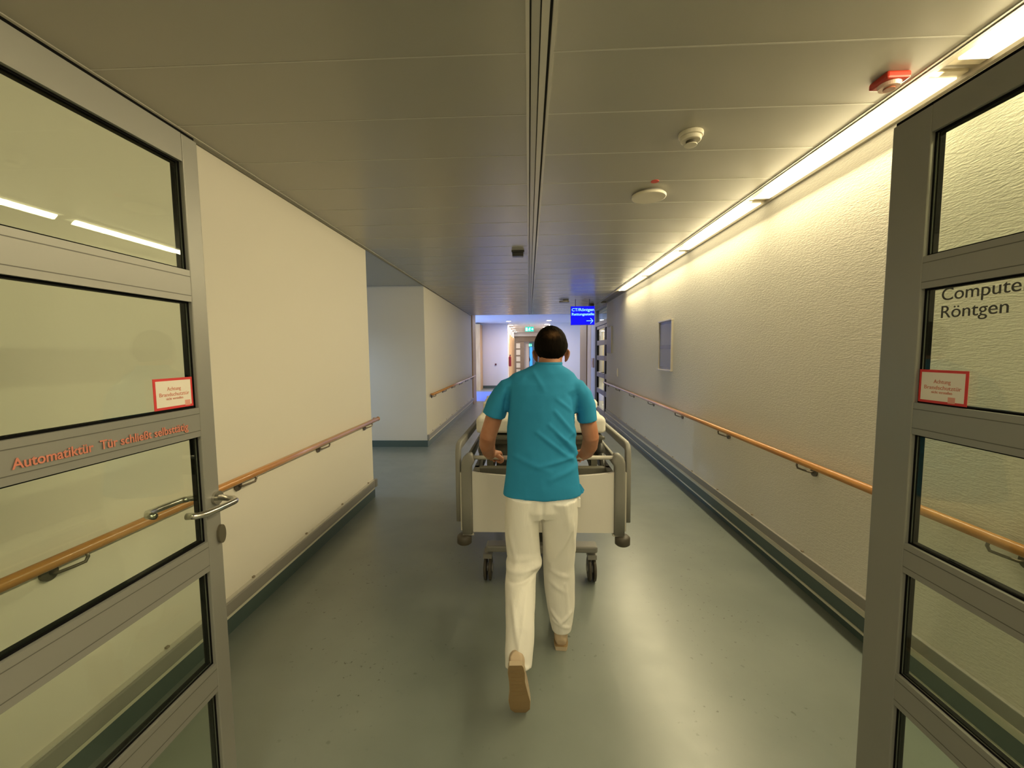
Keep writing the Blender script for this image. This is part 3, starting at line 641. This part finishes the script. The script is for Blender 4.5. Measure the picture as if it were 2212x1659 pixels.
# footboard
def post(s):
    bm = bmesh.new(); x = s*0.470
    pts = [(x, 0.0, 0.470), (x, 0.0, 0.70), (x, 0.0, 0.895)]+[(x-s*(0.05*(1-math.cos(a))), 0.0, 0.895+0.062*math.sin(a)) for a in (0.35, 0.7, 1.05, 1.4)]
    tube(bm, pts, [(0.033, 0.030)]*3+[(0.036, 0.032), (0.038, 0.032), (0.036, 0.030), (0.026, 0.026)], seg=24, ref=(1, 0, 0), sq=0.45)
    o = obj('corner_post', bm, M['bed_grey'], bed, smooth=True)
    b2 = bmesh.new(); xx = sorted((s*0.5035, s*0.512)); box(b2, xx[0], xx[1], -0.012, 0.012, 0.49, 0.86); obj('pale_strip', b2, M['bed_steel'], o)
    b3 = bmesh.new(); c = (s*0.492, -0.004, 0.432)
    tube(b3, [(c[0], c[1], 0.402), (c[0], c[1], 0.41), (c[0], c[1], 0.452), (c[0], c[1], 0.463)], [(0.036, 0.036), (0.046, 0.046), (0.046, 0.046), (0.034, 0.034)], seg=24, ref=(1, 0, 0))
    obj('bumper_wheel', b3, M['tyre'], bed, smooth=True)
    b4 = bmesh.new(); box(b4, min(s*0.43, s*0.50), max(s*0.43, s*0.50), -0.02, 0.02, 0.462, 0.474); obj('bumper_bracket', b4, M['bed_steel'], bed)
post(1); post(-1)
bm = bmesh.new(); tube(bm, [(-0.44, 0, 0.951), (0, 0, 0.951), (0.44, 0, 0.951)], 0.0125, seg=16); obj('push_bar', bm, mat('bed_push_bar_steel', (0.66, 0.64, 0.58), 0.3, metal=0.35), bed, smooth=True)
bm = bmesh.new(); n = 24; top = []; bot = []
for sy in (-0.012, 0.012):
    top.append([bm.verts.new((-0.436+0.872*i/n, sy, 0.862-0.030*math.sin(PI*i/n)**0.7)) for i in range(n+1)]); bot.append([bm.verts.new((-0.436+0.872*i/n, sy, 0.480)) for i in range(n+1)])
for i in range(n):
    bm.faces.new((bot[0][i], bot[0][i+1], top[0][i+1], top[0][i])); bm.faces.new((bot[1][i], top[1][i], top[1][i+1], bot[1][i+1]))
    bm.faces.new((top[0][i], top[0][i+1], top[1][i+1], top[1][i])); bm.faces.new((bot[0][i], bot[1][i], bot[1][i+1], bot[0][i+1]))
for i in (0, n): bm.faces.new((bot[0][i], top[0][i], top[1][i], bot[1][i]))
obj('footboard', bm, M['bed_panel'], bed)
# deck frame
bm = bmesh.new()
for s in (-1, 1): box(bm, min(s*0.40, s*0.44), max(s*0.40, s*0.44), 0.02, 2.1, 0.80, 0.86)
box(bm, -0.44, 0.44, 0.10, 0.15, 0.80, 0.86); box(bm, -0.44, 0.44, 2.06, 2.1, 0.80, 0.86)
obj('deck_frame', bm, M['bed_deck'], bed, bevel=0.006)
obj('mattress_deck', B(-0.42, 0.42, 0.30, 2.06, 0.965, 1.03), M['bed_deck'], bed, bevel=0.01)
bm = bmesh.new(); box(bm, -0.40, 0.40, 0.34, 0.38, 0.86, 0.97); box(bm, -0.43, 0.43, 0.27, 0.30, 1.005, 1.02)
for x in (-0.34, -0.2, 0.2, 0.34): box(bm, x-0.02, x+0.02, 0.15, 0.6, 0.84, 0.90)
obj('deck_crossbar', bm, M['bed_deck'], bed)
bm = bmesh.new()
for s in (-1, 1):
    tube(bm, [(s*0.40, 0.12, 0.83), (s*0.405, 0.30, 0.93), (s*0.41, 0.46, 1.0)], 0.020, seg=8)
    tube(bm, [(s*0.33, 0.15, 0.80), (s*0.30, 0.2, 0.93), (s*0.33, 0.36, 0.95)], 0.010, seg=8)
    ell(bm, (s*0.40, 0.30, 0.93), (0.035, 0.06, 0.05))
obj('lift_linkage', bm, M['bed_dark'], bed)
obj('control_box', B(-0.30, -0.06, 0.16, 0.28, 0.83, 0.90), M['bed_dark'], bed, bevel=0.01)
# side rails
def siderail(s):
    x = s*0.527
    bm = bmesh.new()
    z0 = 1.012
    pts = [(x, 0.03, 0.54), (x, 0.03, 0.80), (x, 0.03, z0-0.03), (x, 0.045, z0-0.008), (x, 0.075, z0), (x, 0.9, z0-0.012), (x, 1.75, z0-0.02), (x, 1.80, z0-0.05), (x, 1.80, 0.54)]
    tube(bm, pts, [(0.017, 0.026)]*len(pts), seg=20, ref=(1, 0, 0), sq=0.45); o = obj('side_rail', bm, M['bed_grey'], bed, smooth=True)
    b2 = bmesh.new(); tube(b2, [(x, 0.05, 0.82), (x, 1.80, 0.82)], [(0.014, 0.034)]*2, seg=20, ref=(1, 0, 0), sq=0.45); obj('lower_bar', b2, M['bed_grey'], o, smooth=True)
siderail(1); siderail(-1)
# undercarriage
bm = bmesh.new()
for s in (-1, 1):
    a_, b_ = sorted((s*0.20, s*0.385)); box(bm, a_, b_, 0.25, 0.35, 0.215, 0.262)
box(bm, -0.22, 0.22, 0.24, 0.38, 0.21, 0.27)
box(bm, -0.22, -0.14, 0.3, 1.9, 0.21, 0.27); box(bm, 0.14, 0.22, 0.3, 1.9, 0.21, 0.27); box(bm, -0.36, 0.36, 1.72, 1.84, 0.21, 0.27)
obj('base_frame', bm, M['bed_grey'], bed, bevel=0.012)
bm = bmesh.new(); box(bm, -0.10, 0.10, 0.30, 0.46, 0.27, 0.80); box(bm, -0.10, 0.10, 1.5, 1.66, 0.27, 0.80); box(bm, -0.05, 0.05, 0.46, 1.5, 0.30, 0.40)
obj('lift_column', bm, M['bed_dark'], bed, bevel=0.01)
obj('underframe_bar', B(-0.42, -0.12, 0.16, 0.24, 0.445, 0.478), M['bed_dark'], bed)
def castor(x, y, sw):
    bm = bmesh.new()
    for dx in (-0.017, 0.017):
        tube(bm, [(x+dx-0.010+sw*0, y, 0.083), (x+dx-0.007, y, 0.083), (x+dx+0.007, y, 0.083), (x+dx+0.010, y, 0.083)], [(0.072, 0.072), (0.083, 0.083), (0.083, 0.083), (0.072, 0.072)], seg=28, ref=(0, 0, 1))
    o = obj('castor', bm, M['tyre'], bed, smooth=True)
    b2 = bmesh.new(); tube(b2, [(x-0.034, y, 0.085), (x-0.030, y, 0.085), (x+0.030, y, 0.085), (x+0.034, y, 0.085)], [(0.03, 0.03)]*4, seg=16, ref=(0, 0, 1)); obj('castor_hub', b2, M['bed_grey'], o)
    b3 = bmesh.new(); box(b3, x-0.030, x+0.030, y-0.045, y+0.045, 0.168, 0.20); tube(b3, [(x, y, 0.19), (x, y, 0.235)], 0.022, seg=12); obj('castor_fork', b3, M['bed_grey'], o)
castor(0.349, 0.30, 0); castor(-0.387+0.01, 0.30, 0); castor(0.349, 1.78, 0); castor(-0.377, 1.78, 0)
# headboard far end
obj('headboard', B(-0.45, 0.45, 2.12, 2.15, 0.75, 1.22), M['bed_panel'], bed, bevel=0.03)

# linen
def softbox(name, x0, x1, y0, y1, z0, z1, m, parent=None, amp=0.01, sc=4.0, r=0.05, nx=36, ny=60, crease=0.0, seed=0.0, topf=None):
    bm = bmesh.new()
    bmesh.ops.create_cube(bm, size=1)
    bmesh.ops.subdivide_edges(bm, edges=bm.edges[:], cuts=26, use_grid_fill=True)
    cx, cy, cz = (x0+x1)/2, (y0+y1)/2, (z0+z1)/2; hx, hy, hz = (x1-x0)/2, (y1-y0)/2, (z1-z0)/2
    for v in bm.verts:
        p = Vector((v.co.x*2*hx, v.co.y*2*hy, v.co.z*2*hz))
        q = Vector((max(-hx+r, min(hx-r, p.x)), max(-hy+r, min(hy-r, p.y)), max(-hz+min(r, hz), min(hz-min(r, hz), p.z))))
        d = p-q
        if d.length > 1e-6: p = q+d.normalized()*min(r, max(abs(d.x), abs(d.y), abs(d.z)))
        w_ = Vector((cx, cy, cz))+p
        nrm = p.normalized()
        n1 = noise.noise(Vector((w_.x*sc, w_.y*sc, w_.z*sc+seed)))
        rd = 1-abs(noise.noise(Vector((w_.x*sc*1.3+w_.y*sc*0.9, w_.y*sc*0.5-w_.x*sc*0.2, seed+3))))*2
        w_ += Vector((nrm.x*0.5, nrm.y*0.5, 1.0 if nrm.z > 0 else 0.2))*(amp*n1+crease*rd)
        if topf and p.z > 0: w_.z += topf(w_.x, w_.y)
        v.co = w_
    o = obj(name, bm, m, parent, smooth=True)
    return o
o = softbox('mattress', BX-0.452, BX+0.447, 2.79, 4.56, 1.036, 1.150, M['sheet'], amp=0.008, crease=0.007, r=0.032, sc=6)
tag(o, 'white sheeted mattress lying on the raised deck of the hospital bed', 'mattress')
def hump(x, y): return 0.022*math.exp(-((y-3.3)/0.25)**2)+0.03*math.exp(-((x-BX)/0.25)**2)
o = softbox('duvet', BX-0.425, BX+0.425, 3.05, 3.95, 1.178, 1.205, M['sheet'], amp=0.012, sc=6, crease=0.012, r=0.02, seed=7, topf=hump)
tag(o, 'crumpled white duvet spread over the mattress of the hospital bed', 'duvet')
o = softbox('pillow', BX-0.33, BX+0.33, 4.05, 4.50, 1.16, 1.28, M['sheet'], amp=0.02, sc=4, crease=0.006, r=0.06, seed=11)
tag(o, 'white pillow at the head end of the hospital bed', 'pillow')

# ---------------------------------------------------------------- the man pushing the bed
man = thing('person', 'man seen from behind in turquoise scrub shirt and white trousers pushing the bed', 'person', (0.07, 2.1, 0))
OM = Vector((0.07, 2.1, 0))
def rel(p): return Vector(p)-OM
def R_(pts): return [rel(p) for p in pts]
body = bmesh.new()
# torso and neck
tube(body, R_([(0.066, 2.10, 0.86), (0.066, 2.11, 1.0), (0.066, 2.12, 1.12), (0.067, 2.16, 1.27), (0.07, 2.20, 1.40), (0.078, 2.225, 1.455), (0.098, 2.235, 1.49), (0.113, 2.25, 1.53), (0.118, 2.265, 1.58)]),
     [(0.16, 0.10), (0.155, 0.10), (0.15, 0.10), (0.158, 0.10), (0.158, 0.092), (0.14, 0.075), (0.080, 0.066), (0.062, 0.062), (0.058, 0.06)], seg=28, ref=(1, 0, 0), fixed=True)
# legs
tube(body, R_([(-0.02, 2.10, 0.90), (-0.035, 2.09, 0.72), (-0.037, 2.07, 0.50), (-0.045, 1.92, 0.38), (-0.052, 1.76, 0.27)]), [(0.085, 0.09), (0.075, 0.08), (0.055, 0.058), (0.05, 0.052), (0.036, 0.04)], seg=20, ref=(1, 0, 0))
tube(body, R_([(0.14, 2.10, 0.90), (0.148, 2.13, 0.72), (0.155, 2.17, 0.48), (0.162, 2.165, 0.30), (0.168, 2.16, 0.09)]), [(0.085, 0.09), (0.075, 0.08), (0.055, 0.058), (0.05, 0.052), (0.036, 0.04)], seg=20, ref=(1, 0, 0))
# feet inside the shoes
tube(body, R_([(0.168, 2.135, 0.05), (0.172, 2.22, 0.05), (0.178, 2.34, 0.035)]), [(0.032, 0.035), (0.038, 0.03), (0.036, 0.018)], seg=14, ref=(1, 0, 0))
tube(body, R_([(-0.052, 1.735, 0.25), (-0.055, 1.745, 0.17), (-0.058, 1.755, 0.07)]), [(0.030, 0.034), (0.036, 0.028), (0.034, 0.018)], seg=14, ref=(1, 0, 0))
# arms
def arm(pts, rr): tube(body, R_(pts), rr, seg=20, ref=(0, 1, 0.2))
WL, WRr = Vector((-0.232, 2.425, 0.985)), Vector((0.322, 2.415, 0.988))
arm([(-0.07, 2.22, 1.405), (-0.135, 2.22, 1.35), (-0.190, 2.225, 1.25), (-0.226, 2.225, 1.14), (-0.238, 2.285, 1.08), (-0.237, 2.36, 1.025), tuple(WL)], [0.045, 0.046, 0.047, 0.045, 0.045, (0.038, 0.040), (0.028, 0.032)])
arm([(0.215, 2.22, 1.405), (0.272, 2.22, 1.35), (0.314, 2.225, 1.24), (0.335, 2.225, 1.135), (0.338, 2.285, 1.075), (0.332, 2.36, 1.02), tuple(WRr)], [0.045, 0.044, 0.046, 0.044, 0.044, (0.037, 0.039), (0.028, 0.032)])
# head: cranium, jaw, brow, nose, lips, ears
HCc = Vector((0.123, 2.285, 1.628)); tilt = Euler((0.30, 0, -0.10)).to_matrix()
def hp(x, y, z): return rel(HCc+tilt @ Vector((x, y, z)))
er = Euler((0.30, 0, -0.10))
ell(body, hp(0, 0, 0.004), (0.084, 0.102, 0.098), er)
ell(body, hp(0, 0.035, -0.045), (0.060, 0.062, 0.070), er)
ell(body, hp(0, 0.060, -0.085), (0.034, 0.030, 0.026), er)
ell(body, hp(0, 0.100, -0.030), (0.012, 0.020, 0.022), er)
ell(body, hp(0, 0.088, 0.010), (0.050, 0.014, 0.010), er)
ell(body, hp(0, 0.088, -0.064), (0.022, 0.010, 0.008), er)
for s in (-1, 1):
    ell(body, hp(s*0.030, 0.082, -0.006), (0.013, 0.010, 0.009), er, 12, 8)
    tube(body, [hp(s*0.076, 0.000, -0.086), hp(s*0.086, -0.008, -0.074), hp(s*0.096, -0.016, -0.046), hp(s*0.099, -0.012, -0.026), hp(s*0.088, 0.004, -0.018)], [0.006, 0.007, 0.0075, 0.007, 0.006], seg=10)
    ell(body, hp(s*0.087, -0.001, -0.050), (0.007, 0.017, 0.033), Euler((0.30, 0, -0.10+s*0.75)), 14, 10)
tube(body, [hp(0, -0.035, -0.03), hp(0, -0.032, -0.085), rel((0.113, 2.25, 1.50))], [(0.064, 0.062), (0.060, 0.058), (0.068, 0.064)], seg=24, ref=(1, 0, 0))
# hands: palm, four fingers around the bar, thumb under it
BARY, BARZ = 2.5, 0.951
def hand(W, xc, inn):
    """inn = +1 when the thumb side points to +x"""
    kn = Vector((xc, BARY-0.012, BARZ+0.035))
    tube(body, R_([tuple(W), tuple(W.lerp(kn, 0.45)+Vector((0, 0, 0.008))), (xc, BARY-0.020, BARZ+0.034), (xc, BARY+0.004, BARZ+0.033)]), [(0.027, 0.022), (0.039, 0.021), (0.044, 0.018), (0.041, 0.012)], seg=16, ref=(1, 0, 0))
    for k in range(4):
        fx = xc+inn*(0.0335-0.0225*k); ln = (0.92, 1.0, 0.95, 0.80)[k]; r = (0.0098, 0.0102, 0.0098, 0.0088)[k]
        a0 = 1.75; pts = []
        for i in range(7):
            a = a0-(3.5*ln)*i/6; q = 0.0268
            pts.append((fx+inn*0.001*i, BARY+q*math.cos(a), BARZ+q*math.sin(a)))
        tube(body, R_(pts), [r*1.1, r*1.05, r*1.12, r, r*1.02, r*0.95, r*0.7], seg=10, ref=(1, 0, 0))
        ell(body, rel((fx, BARY-0.004, BARZ+0.034)), (0.010, 0.011, 0.009), None, 10, 8)
    tube(body, R_([tuple(W.lerp(kn, 0.35)+Vector((inn*0.024, 0, -0.004))), (xc+inn*0.046, BARY-0.036, BARZ+0.002), (xc+inn*0.046, BARY-0.022, BARZ-0.016), (xc+inn*0.034, BARY-0.004, BARZ-0.028), (xc+inn*0.020, BARY+0.006, BARZ-0.028)]), [0.015, 0.013, 0.0115, 0.0105, 0.008], seg=10, ref=(0, 0, 1))
hand(WL, -0.212, 1); hand(WRr, 0.305, -1)
bo = obj('body', body, M['skin'], man); remesh(bo, 0.0042, 3)

# hair as a close cap that stops at the hairline
hb = bmesh.new(); ell(hb, hp(0, -0.006, 0.006), (0.0915, 0.107, 0.106), er, 64, 48)
nf = er.to_matrix().inverted()
dele = []
for v in hb.verts:
    q = nf @ (v.co-hp(0, 0, 0))
    if q.z < -0.01:
        kx = 1-0.30*min(1, (-0.01-q.z)/0.08); v.co = hp(q.x*kx, q.y*(1-0.10*(1-kx)/0.3), q.z)
    hl = -0.083 if q.y < -0.02 else (-0.083+(q.y+0.02)*1.6 if abs(q.x) > 0.05 else 0.05)
    if q.y > 0.02: hl = max(hl, 0.0+(q.y-0.02)*0.9)
    if q.z < hl: dele.append(v)
    else:
        k = noise.noise(Vector((v.co.x*60, v.co.y*60, v.co.z*22)))
        v.co += (v.co-hp(0, 0, 0)).normalized()*(0.0025*k+ (0.004*(q.z-0.06)/0.04 if q.z > 0.06 else 0)+0.0012*noise.noise(v.co*180))
bmesh.ops.delete(hb, geom=dele, context='VERTS')
M['hair'] = mat('hair_dark_brown', (0.020, 0.012, 0.006), 0.85, spec=0.06)
hm = M['hair']; L = hm.node_tree.links
tc = N(hm, 'ShaderNodeTexCoord'); sub = N(hm, 'ShaderNodeVectorMath', operation='SUBTRACT'); cc = hp(0.012, -0.060, 0.082)
sub.inputs[1].default_value = cc; L.new(tc.outputs['Object'], sub.inputs[0])
mul = N(hm, 'ShaderNodeVectorMath', operation='MULTIPLY'); mul.inputs[1].default_value = (19, 17, 36); L.new(sub.outputs[0], mul.inputs[0])
ln = N(hm, 'ShaderNodeVectorMath', operation='LENGTH'); L.new(mul.outputs[0], ln.inputs[0])
nz = N(hm, 'ShaderNodeTexNoise'); nz.inputs['Scale'].default_value = 45; nz.inputs['Detail'].default_value = 4; L.new(tc.outputs['Object'], nz.inputs['Vector'])
ad = N(hm, 'ShaderNodeMath', operation='ADD'); L.new(ln.outputs['Value'], ad.inputs[0]); L.new(nz.outputs[0], ad.inputs[1])
rp = N(hm, 'ShaderNodeValToRGB'); e = rp.color_ramp.elements; e[0].position = 0.45; e[0].color = (0.085, 0.045, 0.020, 1); e[1].position = 1.0; e[1].color = (0.006, 0.004, 0.002, 1)
e2 = rp.color_ramp.elements.new(0.75); e2.color = (0.024, 0.013, 0.006, 1)
sc_ = N(hm, 'ShaderNodeMath', operation='MULTIPLY'); sc_.inputs[1].default_value = 0.62; L.new(ad.outputs[0], sc_.inputs[0]); L.new(sc_.outputs[0], rp.inputs[0]); L.new(rp.outputs[0], hm.node_tree.nodes['Principled BSDF'].inputs['Base Color'])
nz2 = N(hm, 'ShaderNodeTexNoise'); nz2.inputs['Scale'].default_value = 90; mp2 = N(hm, 'ShaderNodeMapping'); mp2.inputs['Scale'].default_value = (1, 1, 0.2); L.new(tc.outputs['Object'], mp2.inputs[0]); L.new(mp2.outputs[0], nz2.inputs['Vector'])
bp = N(hm, 'ShaderNodeBump'); bp.inputs['Strength'].default_value = 0.7; bp.inputs['Distance'].default_value = 0.006; L.new(nz2.outputs[0], bp.inputs['Height']); L.new(bp.outputs[0], hm.node_tree.nodes['Principled BSDF'].inputs['Normal'])
obj('hair', hb, hm, man, smooth=True)

def ridge(p, a, b, width):
    """0..1 profile of a fold that runs from a to b in the x-z plane"""
    ax, az = a; bx, bz = b; dx, dz = bx-ax, bz-az; L2 = dx*dx+dz*dz
    t_ = ((p.x-ax)*dx+(p.z-az)*dz)/L2; tt = max(0, min(1, t_)); d = math.hypot(p.x-(ax+tt*dx), p.z-(az+tt*dz))
    return math.exp(-(d/width)**2)*(0.35+0.65*math.sin(PI*min(1, max(0, t_*0.8+0.1))))
# shirt
sh = bmesh.new()
tube(sh, R_([(0.066, 2.085, 0.865), (0.066, 2.09, 0.92), (0.065, 2.10, 1.00), (0.064, 2.12, 1.10), (0.066, 2.145, 1.20), (0.068, 2.17, 1.30), (0.070, 2.195, 1.38), (0.0715, 2.21, 1.43), (0.074, 2.222, 1.460), (0.080, 2.228, 1.485), (0.092, 2.236, 1.508), (0.104, 2.242, 1.528), (0.108, 2.246, 1.540)]),
     [(0.203, 0.108), (0.194, 0.112), (0.184, 0.115), (0.177, 0.117), (0.179, 0.120), (0.184, 0.125), (0.192, 0.122), (0.194, 0.112), (0.186, 0.100), (0.165, 0.090), (0.118, 0.080), (0.078, 0.073), (0.068, 0.067)], seg=56, ref=(1, 0, 0), fixed=True)
tube(sh, R_([(-0.00, 2.22, 1.425), (-0.070, 2.22, 1.422), (-0.115, 2.22, 1.402), (-0.145, 2.22, 1.365), (-0.170, 2.22, 1.315), (-0.190, 2.222, 1.255)]), [(0.06, 0.040), (0.072, 0.052), (0.074, 0.058), (0.076, 0.060), (0.078, 0.064), (0.080, 0.066)], seg=28, ref=(0, 1, 0))
tube(sh, R_([(0.14, 2.22, 1.425), (0.210, 2.22, 1.420), (0.256, 2.22, 1.400), (0.284, 2.22, 1.362), (0.302, 2.22, 1.31), (0.3130, 2.222, 1.226)]), [(0.06, 0.040), (0.072, 0.052), (0.074, 0.056), (0.074, 0.056), (0.076, 0.057), (0.078, 0.056)], seg=28, ref=(0, 1, 0))
so = obj('scrub_shirt', sh, M['shirt'], man); remesh(so, 0.0055, 7)
folds = [((0.10, 1.235), (0.245, 1.075), 0.011, 0.011), ((0.13, 1.30), (0.235, 1.17), 0.011, 0.010), ((0.04, 1.20), (0.22, 1.055), 0.011, 0.010), ((0.235, 1.075), (0.04, 1.035), 0.011, 0.010), ((-0.08, 1.08), (0.10, 1.01), 0.014, 0.005), ((0.14, 1.36), (0.215, 1.30), 0.010, 0.007), ((0.02, 1.50), (0.08, 1.40), 0.012, 0.004),
         ((0.24, 1.02), (0.10, 0.97), 0.014, 0.006), ((0.245, 1.10), (0.14, 1.19), 0.010, 0.007), ((-0.12, 1.32), (-0.125, 1.10), 0.012, 0.006), ((0.20, 1.40), (0.10, 1.36), 0.018, 0.005), ((0.16, 1.14), (0.24, 1.20), 0.01, 0.005)]
grooves = [((-0.110, 1.405), (-0.128, 1.225), 0.014, 0.015), ((0.232, 1.385), (0.250, 1.205), 0.014, 0.014), ((0.115, 1.21), (0.245, 1.055), 0.010, 0.006), ((0.20, 1.385), (0.236, 1.36), 0.015, 0.008)]
me = so.data
nrm_ = [v.normal.copy() for v in me.vertices]
for i_, v in enumerate(me.vertices):
    p = v.co+OM; nr = nrm_[i_]; d = 0
    if nr.y < 0.3:
        for a, b, w_, am in folds: d += am*ridge(p, a, b, w_)
        for a, b, w_, am in grooves: d -= am*ridge(p, a, b, w_)
    d += 0.0035*noise.noise(Vector((p.x*9, p.y*9, p.z*6)))+0.0016*noise.noise(Vector((p.x*26, p.y*26, p.z*18)))
    v.co += nr*d
# neckline band, hem vent flap
bm = bmesh.new(); tube(bm, [rel((0.108+0.071*math.cos(a), 2.246+0.070*math.sin(a), 1.536)) for a in [2*PI*k/36 for k in range(37)]], [(0.009, 0.0045)]*37, seg=8, ref=(0, 0, 1), cap=False)
obj('collar_band', bm, M['shirt'], so, smooth=True)
bm = bmesh.new(); vs = [bm.verts.new(rel(p)) for p in ((0.250, 2.07, 0.925), (0.259, 2.075, 0.925), (0.280, 2.08, 0.892), (0.272, 2.065, 0.880), (0.255, 2.06, 0.874))]
bm.faces.new(vs); vv = obj('hem_vent', bm, M['shirt'], so); sm = vv.modifiers.new('t', 'SOLIDIFY'); sm.thickness = 0.003

# trousers
tr = bmesh.new()
tube(tr, R_([(0.065, 2.10, 1.0), (0.065, 2.095, 0.93), (0.062, 2.09, 0.86), (0.062, 2.09, 0.80), (0.062, 2.095, 0.76)]), [(0.160, 0.09), (0.170, 0.096), (0.184, 0.106), (0.188, 0.116), (0.175, 0.105)], seg=40, ref=(1, 0, 0), fixed=True)
tube(tr, R_([(-0.028, 2.09, 0.86), (-0.036, 2.085, 0.76), (-0.040, 2.08, 0.66), (-0.035, 2.07, 0.57), (-0.033, 2.045, 0.512), (-0.046, 2.02, 0.488), (-0.049, 1.985, 0.44), (-0.048, 1.90, 0.37), (-0.050, 1.82, 0.305), (-0.052, 1.765, 0.235), (-0.052, 1.745, 0.19)]),
     [(0.093, 0.115), (0.092, 0.108), (0.088, 0.098), (0.088, 0.092), (0.093, 0.092), (0.078, 0.080), (0.077, 0.080), (0.073, 0.078), (0.068, 0.07), (0.063, 0.06), (0.060, 0.055)], seg=32, ref=(1, 0, 0))
tube(tr, R_([(0.150, 2.09, 0.86), (0.154, 2.10, 0.76), (0.156, 2.12, 0.66), (0.158, 2.14, 0.56), (0.157, 2.155, 0.46), (0.160, 2.16, 0.34), (0.165, 2.16, 0.22), (0.168, 2.155, 0.13), (0.170, 2.15, 0.085)]),
     [(0.100, 0.115), (0.096, 0.105), (0.090, 0.096), (0.085, 0.09), (0.084, 0.086), (0.083, 0.083), (0.075, 0.078), (0.062, 0.07), (0.052, 0.06)], seg=32, ref=(1, 0, 0))
to = obj('trousers', tr, M['trouser'], man); remesh(to, 0.006, 5)
tf = [((-0.11, 0.512), (0.050, 0.530), 0.012, 0.012), ((-0.11, 0.478), (0.03, 0.495), 0.009, -0.012), ((-0.12, 0.545), (0.02, 0.56), 0.012, -0.008), ((0.22, 0.72), (0.11, 0.50), 0.012, 0.007), ((0.21, 0.78), (0.235, 0.55), 0.010, 0.006), ((-0.10, 0.70), (-0.07, 0.55), 0.014, 0.006), ((0.00, 0.74), (0.02, 0.60), 0.012, 0.006),
      ((0.115, 0.225), (0.16, 0.165), 0.010, 0.008), ((0.16, 0.165), (0.215, 0.215), 0.010, 0.008), ((0.12, 0.17), (0.21, 0.13), 0.009, 0.006), ((0.19, 0.38), (0.20, 0.22), 0.010, 0.006), ((-0.08, 0.42), (-0.05, 0.28), 0.011, 0.008), ((-0.02, 0.44), (-0.055, 0.25), 0.010, 0.006), ((-0.09, 0.25), (-0.01, 0.21), 0.009, 0.007),
      ((0.065, 0.93), (0.065, 0.74), 0.010, -0.012), ((0.18, 0.84), (0.20, 0.70), 0.014, 0.006), ((0.11, 0.46), (0.20, 0.42), 0.013, 0.006), ((0.10, 0.40), (0.18, 0.34), 0.013, 0.005)]
nrm_ = [v.normal.copy() for v in to.data.vertices]
for i_, v in enumerate(to.data.vertices):
    p = v.co+OM; nr = nrm_[i_]; d = 0
    if nr.y < 0.35:
        for a, b, w_, am in tf: d += am*ridge(p, a, b, w_)
    d += 0.005*noise.noise(Vector((p.x*9, p.y*9, p.z*4.5)))+0.002*noise.noise(Vector((p.x*24, p.y*24, p.z*12)))
    v.co += nr*d
bm = bmesh.new(); box(bm, 0.166, 0.190, 0.02, 0.04, 0.805, 0.855); o = obj('pocket_cloth', bm, M['trouser'], to, bevel=0.004); o.location = (0.0, -0.06, 0)

# shoes: built along +y with the heel at the origin, then placed
def shoe(name, mw):
    up = bmesh.new()
    tube(up, [(0, -0.004, 0.040), (0, 0.02, 0.048), (0, 0.07, 0.052), (0.002, 0.14, 0.044), (0.004, 0.20, 0.036), (0.004, 0.25, 0.030), (0.002, 0.272, 0.024)], [(0.026, 0.030), (0.034, 0.042), (0.036, 0.045), (0.043, 0.038), (0.047, 0.030), (0.040, 0.022), (0.020, 0.010)], seg=24, ref=(1, 0, 0))
    tube(up, [(0, 0.03, 0.05), (0, 0.035, 0.095)], [(0.036, 0.042), (0.037, 0.044)], seg=20, ref=(1, 0, 0))
    o = obj(name, up, M['shoe'], man); remesh(o, 0.005, 4)
    so_ = bmesh.new(); prof = [(-0.012, 0.026), (0.0, 0.032), (0.03, 0.036), (0.08, 0.034), (0.13, 0.038), (0.19, 0.047), (0.24, 0.043), (0.268, 0.026), (0.276, 0.010)]
    lv = []
    for z in (0.0, 0.006, 0.022):
        ring = []
        for y, wv in prof: ring.append(so_.verts.new((wv+0.002*(z > 0.001)+0.003*(y > 0.1), y, z+0.012*max(0, (y-0.2)/0.07)**2)))
        for y, wv in prof[::-1]: ring.append(so_.verts.new((-wv-0.002*(z > 0.001)+0.003*(y > 0.1), y, z+0.012*max(0, (y-0.2)/0.07)**2)))
        lv.append(ring)
    n = len(lv[0])
    for k in range(n//2-1):
        for q in (lv[0], lv[2]): so_.faces.new((q[k], q[k+1], q[n-2-k], q[n-1-k]))
    for i in range(2):
        for k in range(n): so_.faces.new((lv[i][k], lv[i][(k+1) % n], lv[i+1][(k+1) % n], lv[i+1][k])).material_index = 1
    s_ = obj('sole', so_, [M['sole'], M['sole_edge']], o)
    b3 = bmesh.new()
    for k in range(8): box(b3, -0.026, 0.027, 0.012+0.02*k, 0.018+0.02*k, -0.002, 0.001)
    obj('tread', b3, M['sole'], o)
    o.matrix_local = mw
    return o
shoe('shoe', Matrix.Translation(rel((0.165, 2.112, 0.001))) @ Euler((0, 0, -0.06)).to_matrix().to_4x4())
# trailing foot: toe down on the floor, sole turned to the camera
shoe('shoe', Matrix.Translation(rel((-0.062, 1.652, 0.262))) @ Euler((math.radians(-79), 0, 0)).to_matrix().to_4x4() @ Euler((0, 0, -0.05)).to_matrix().to_4x4())
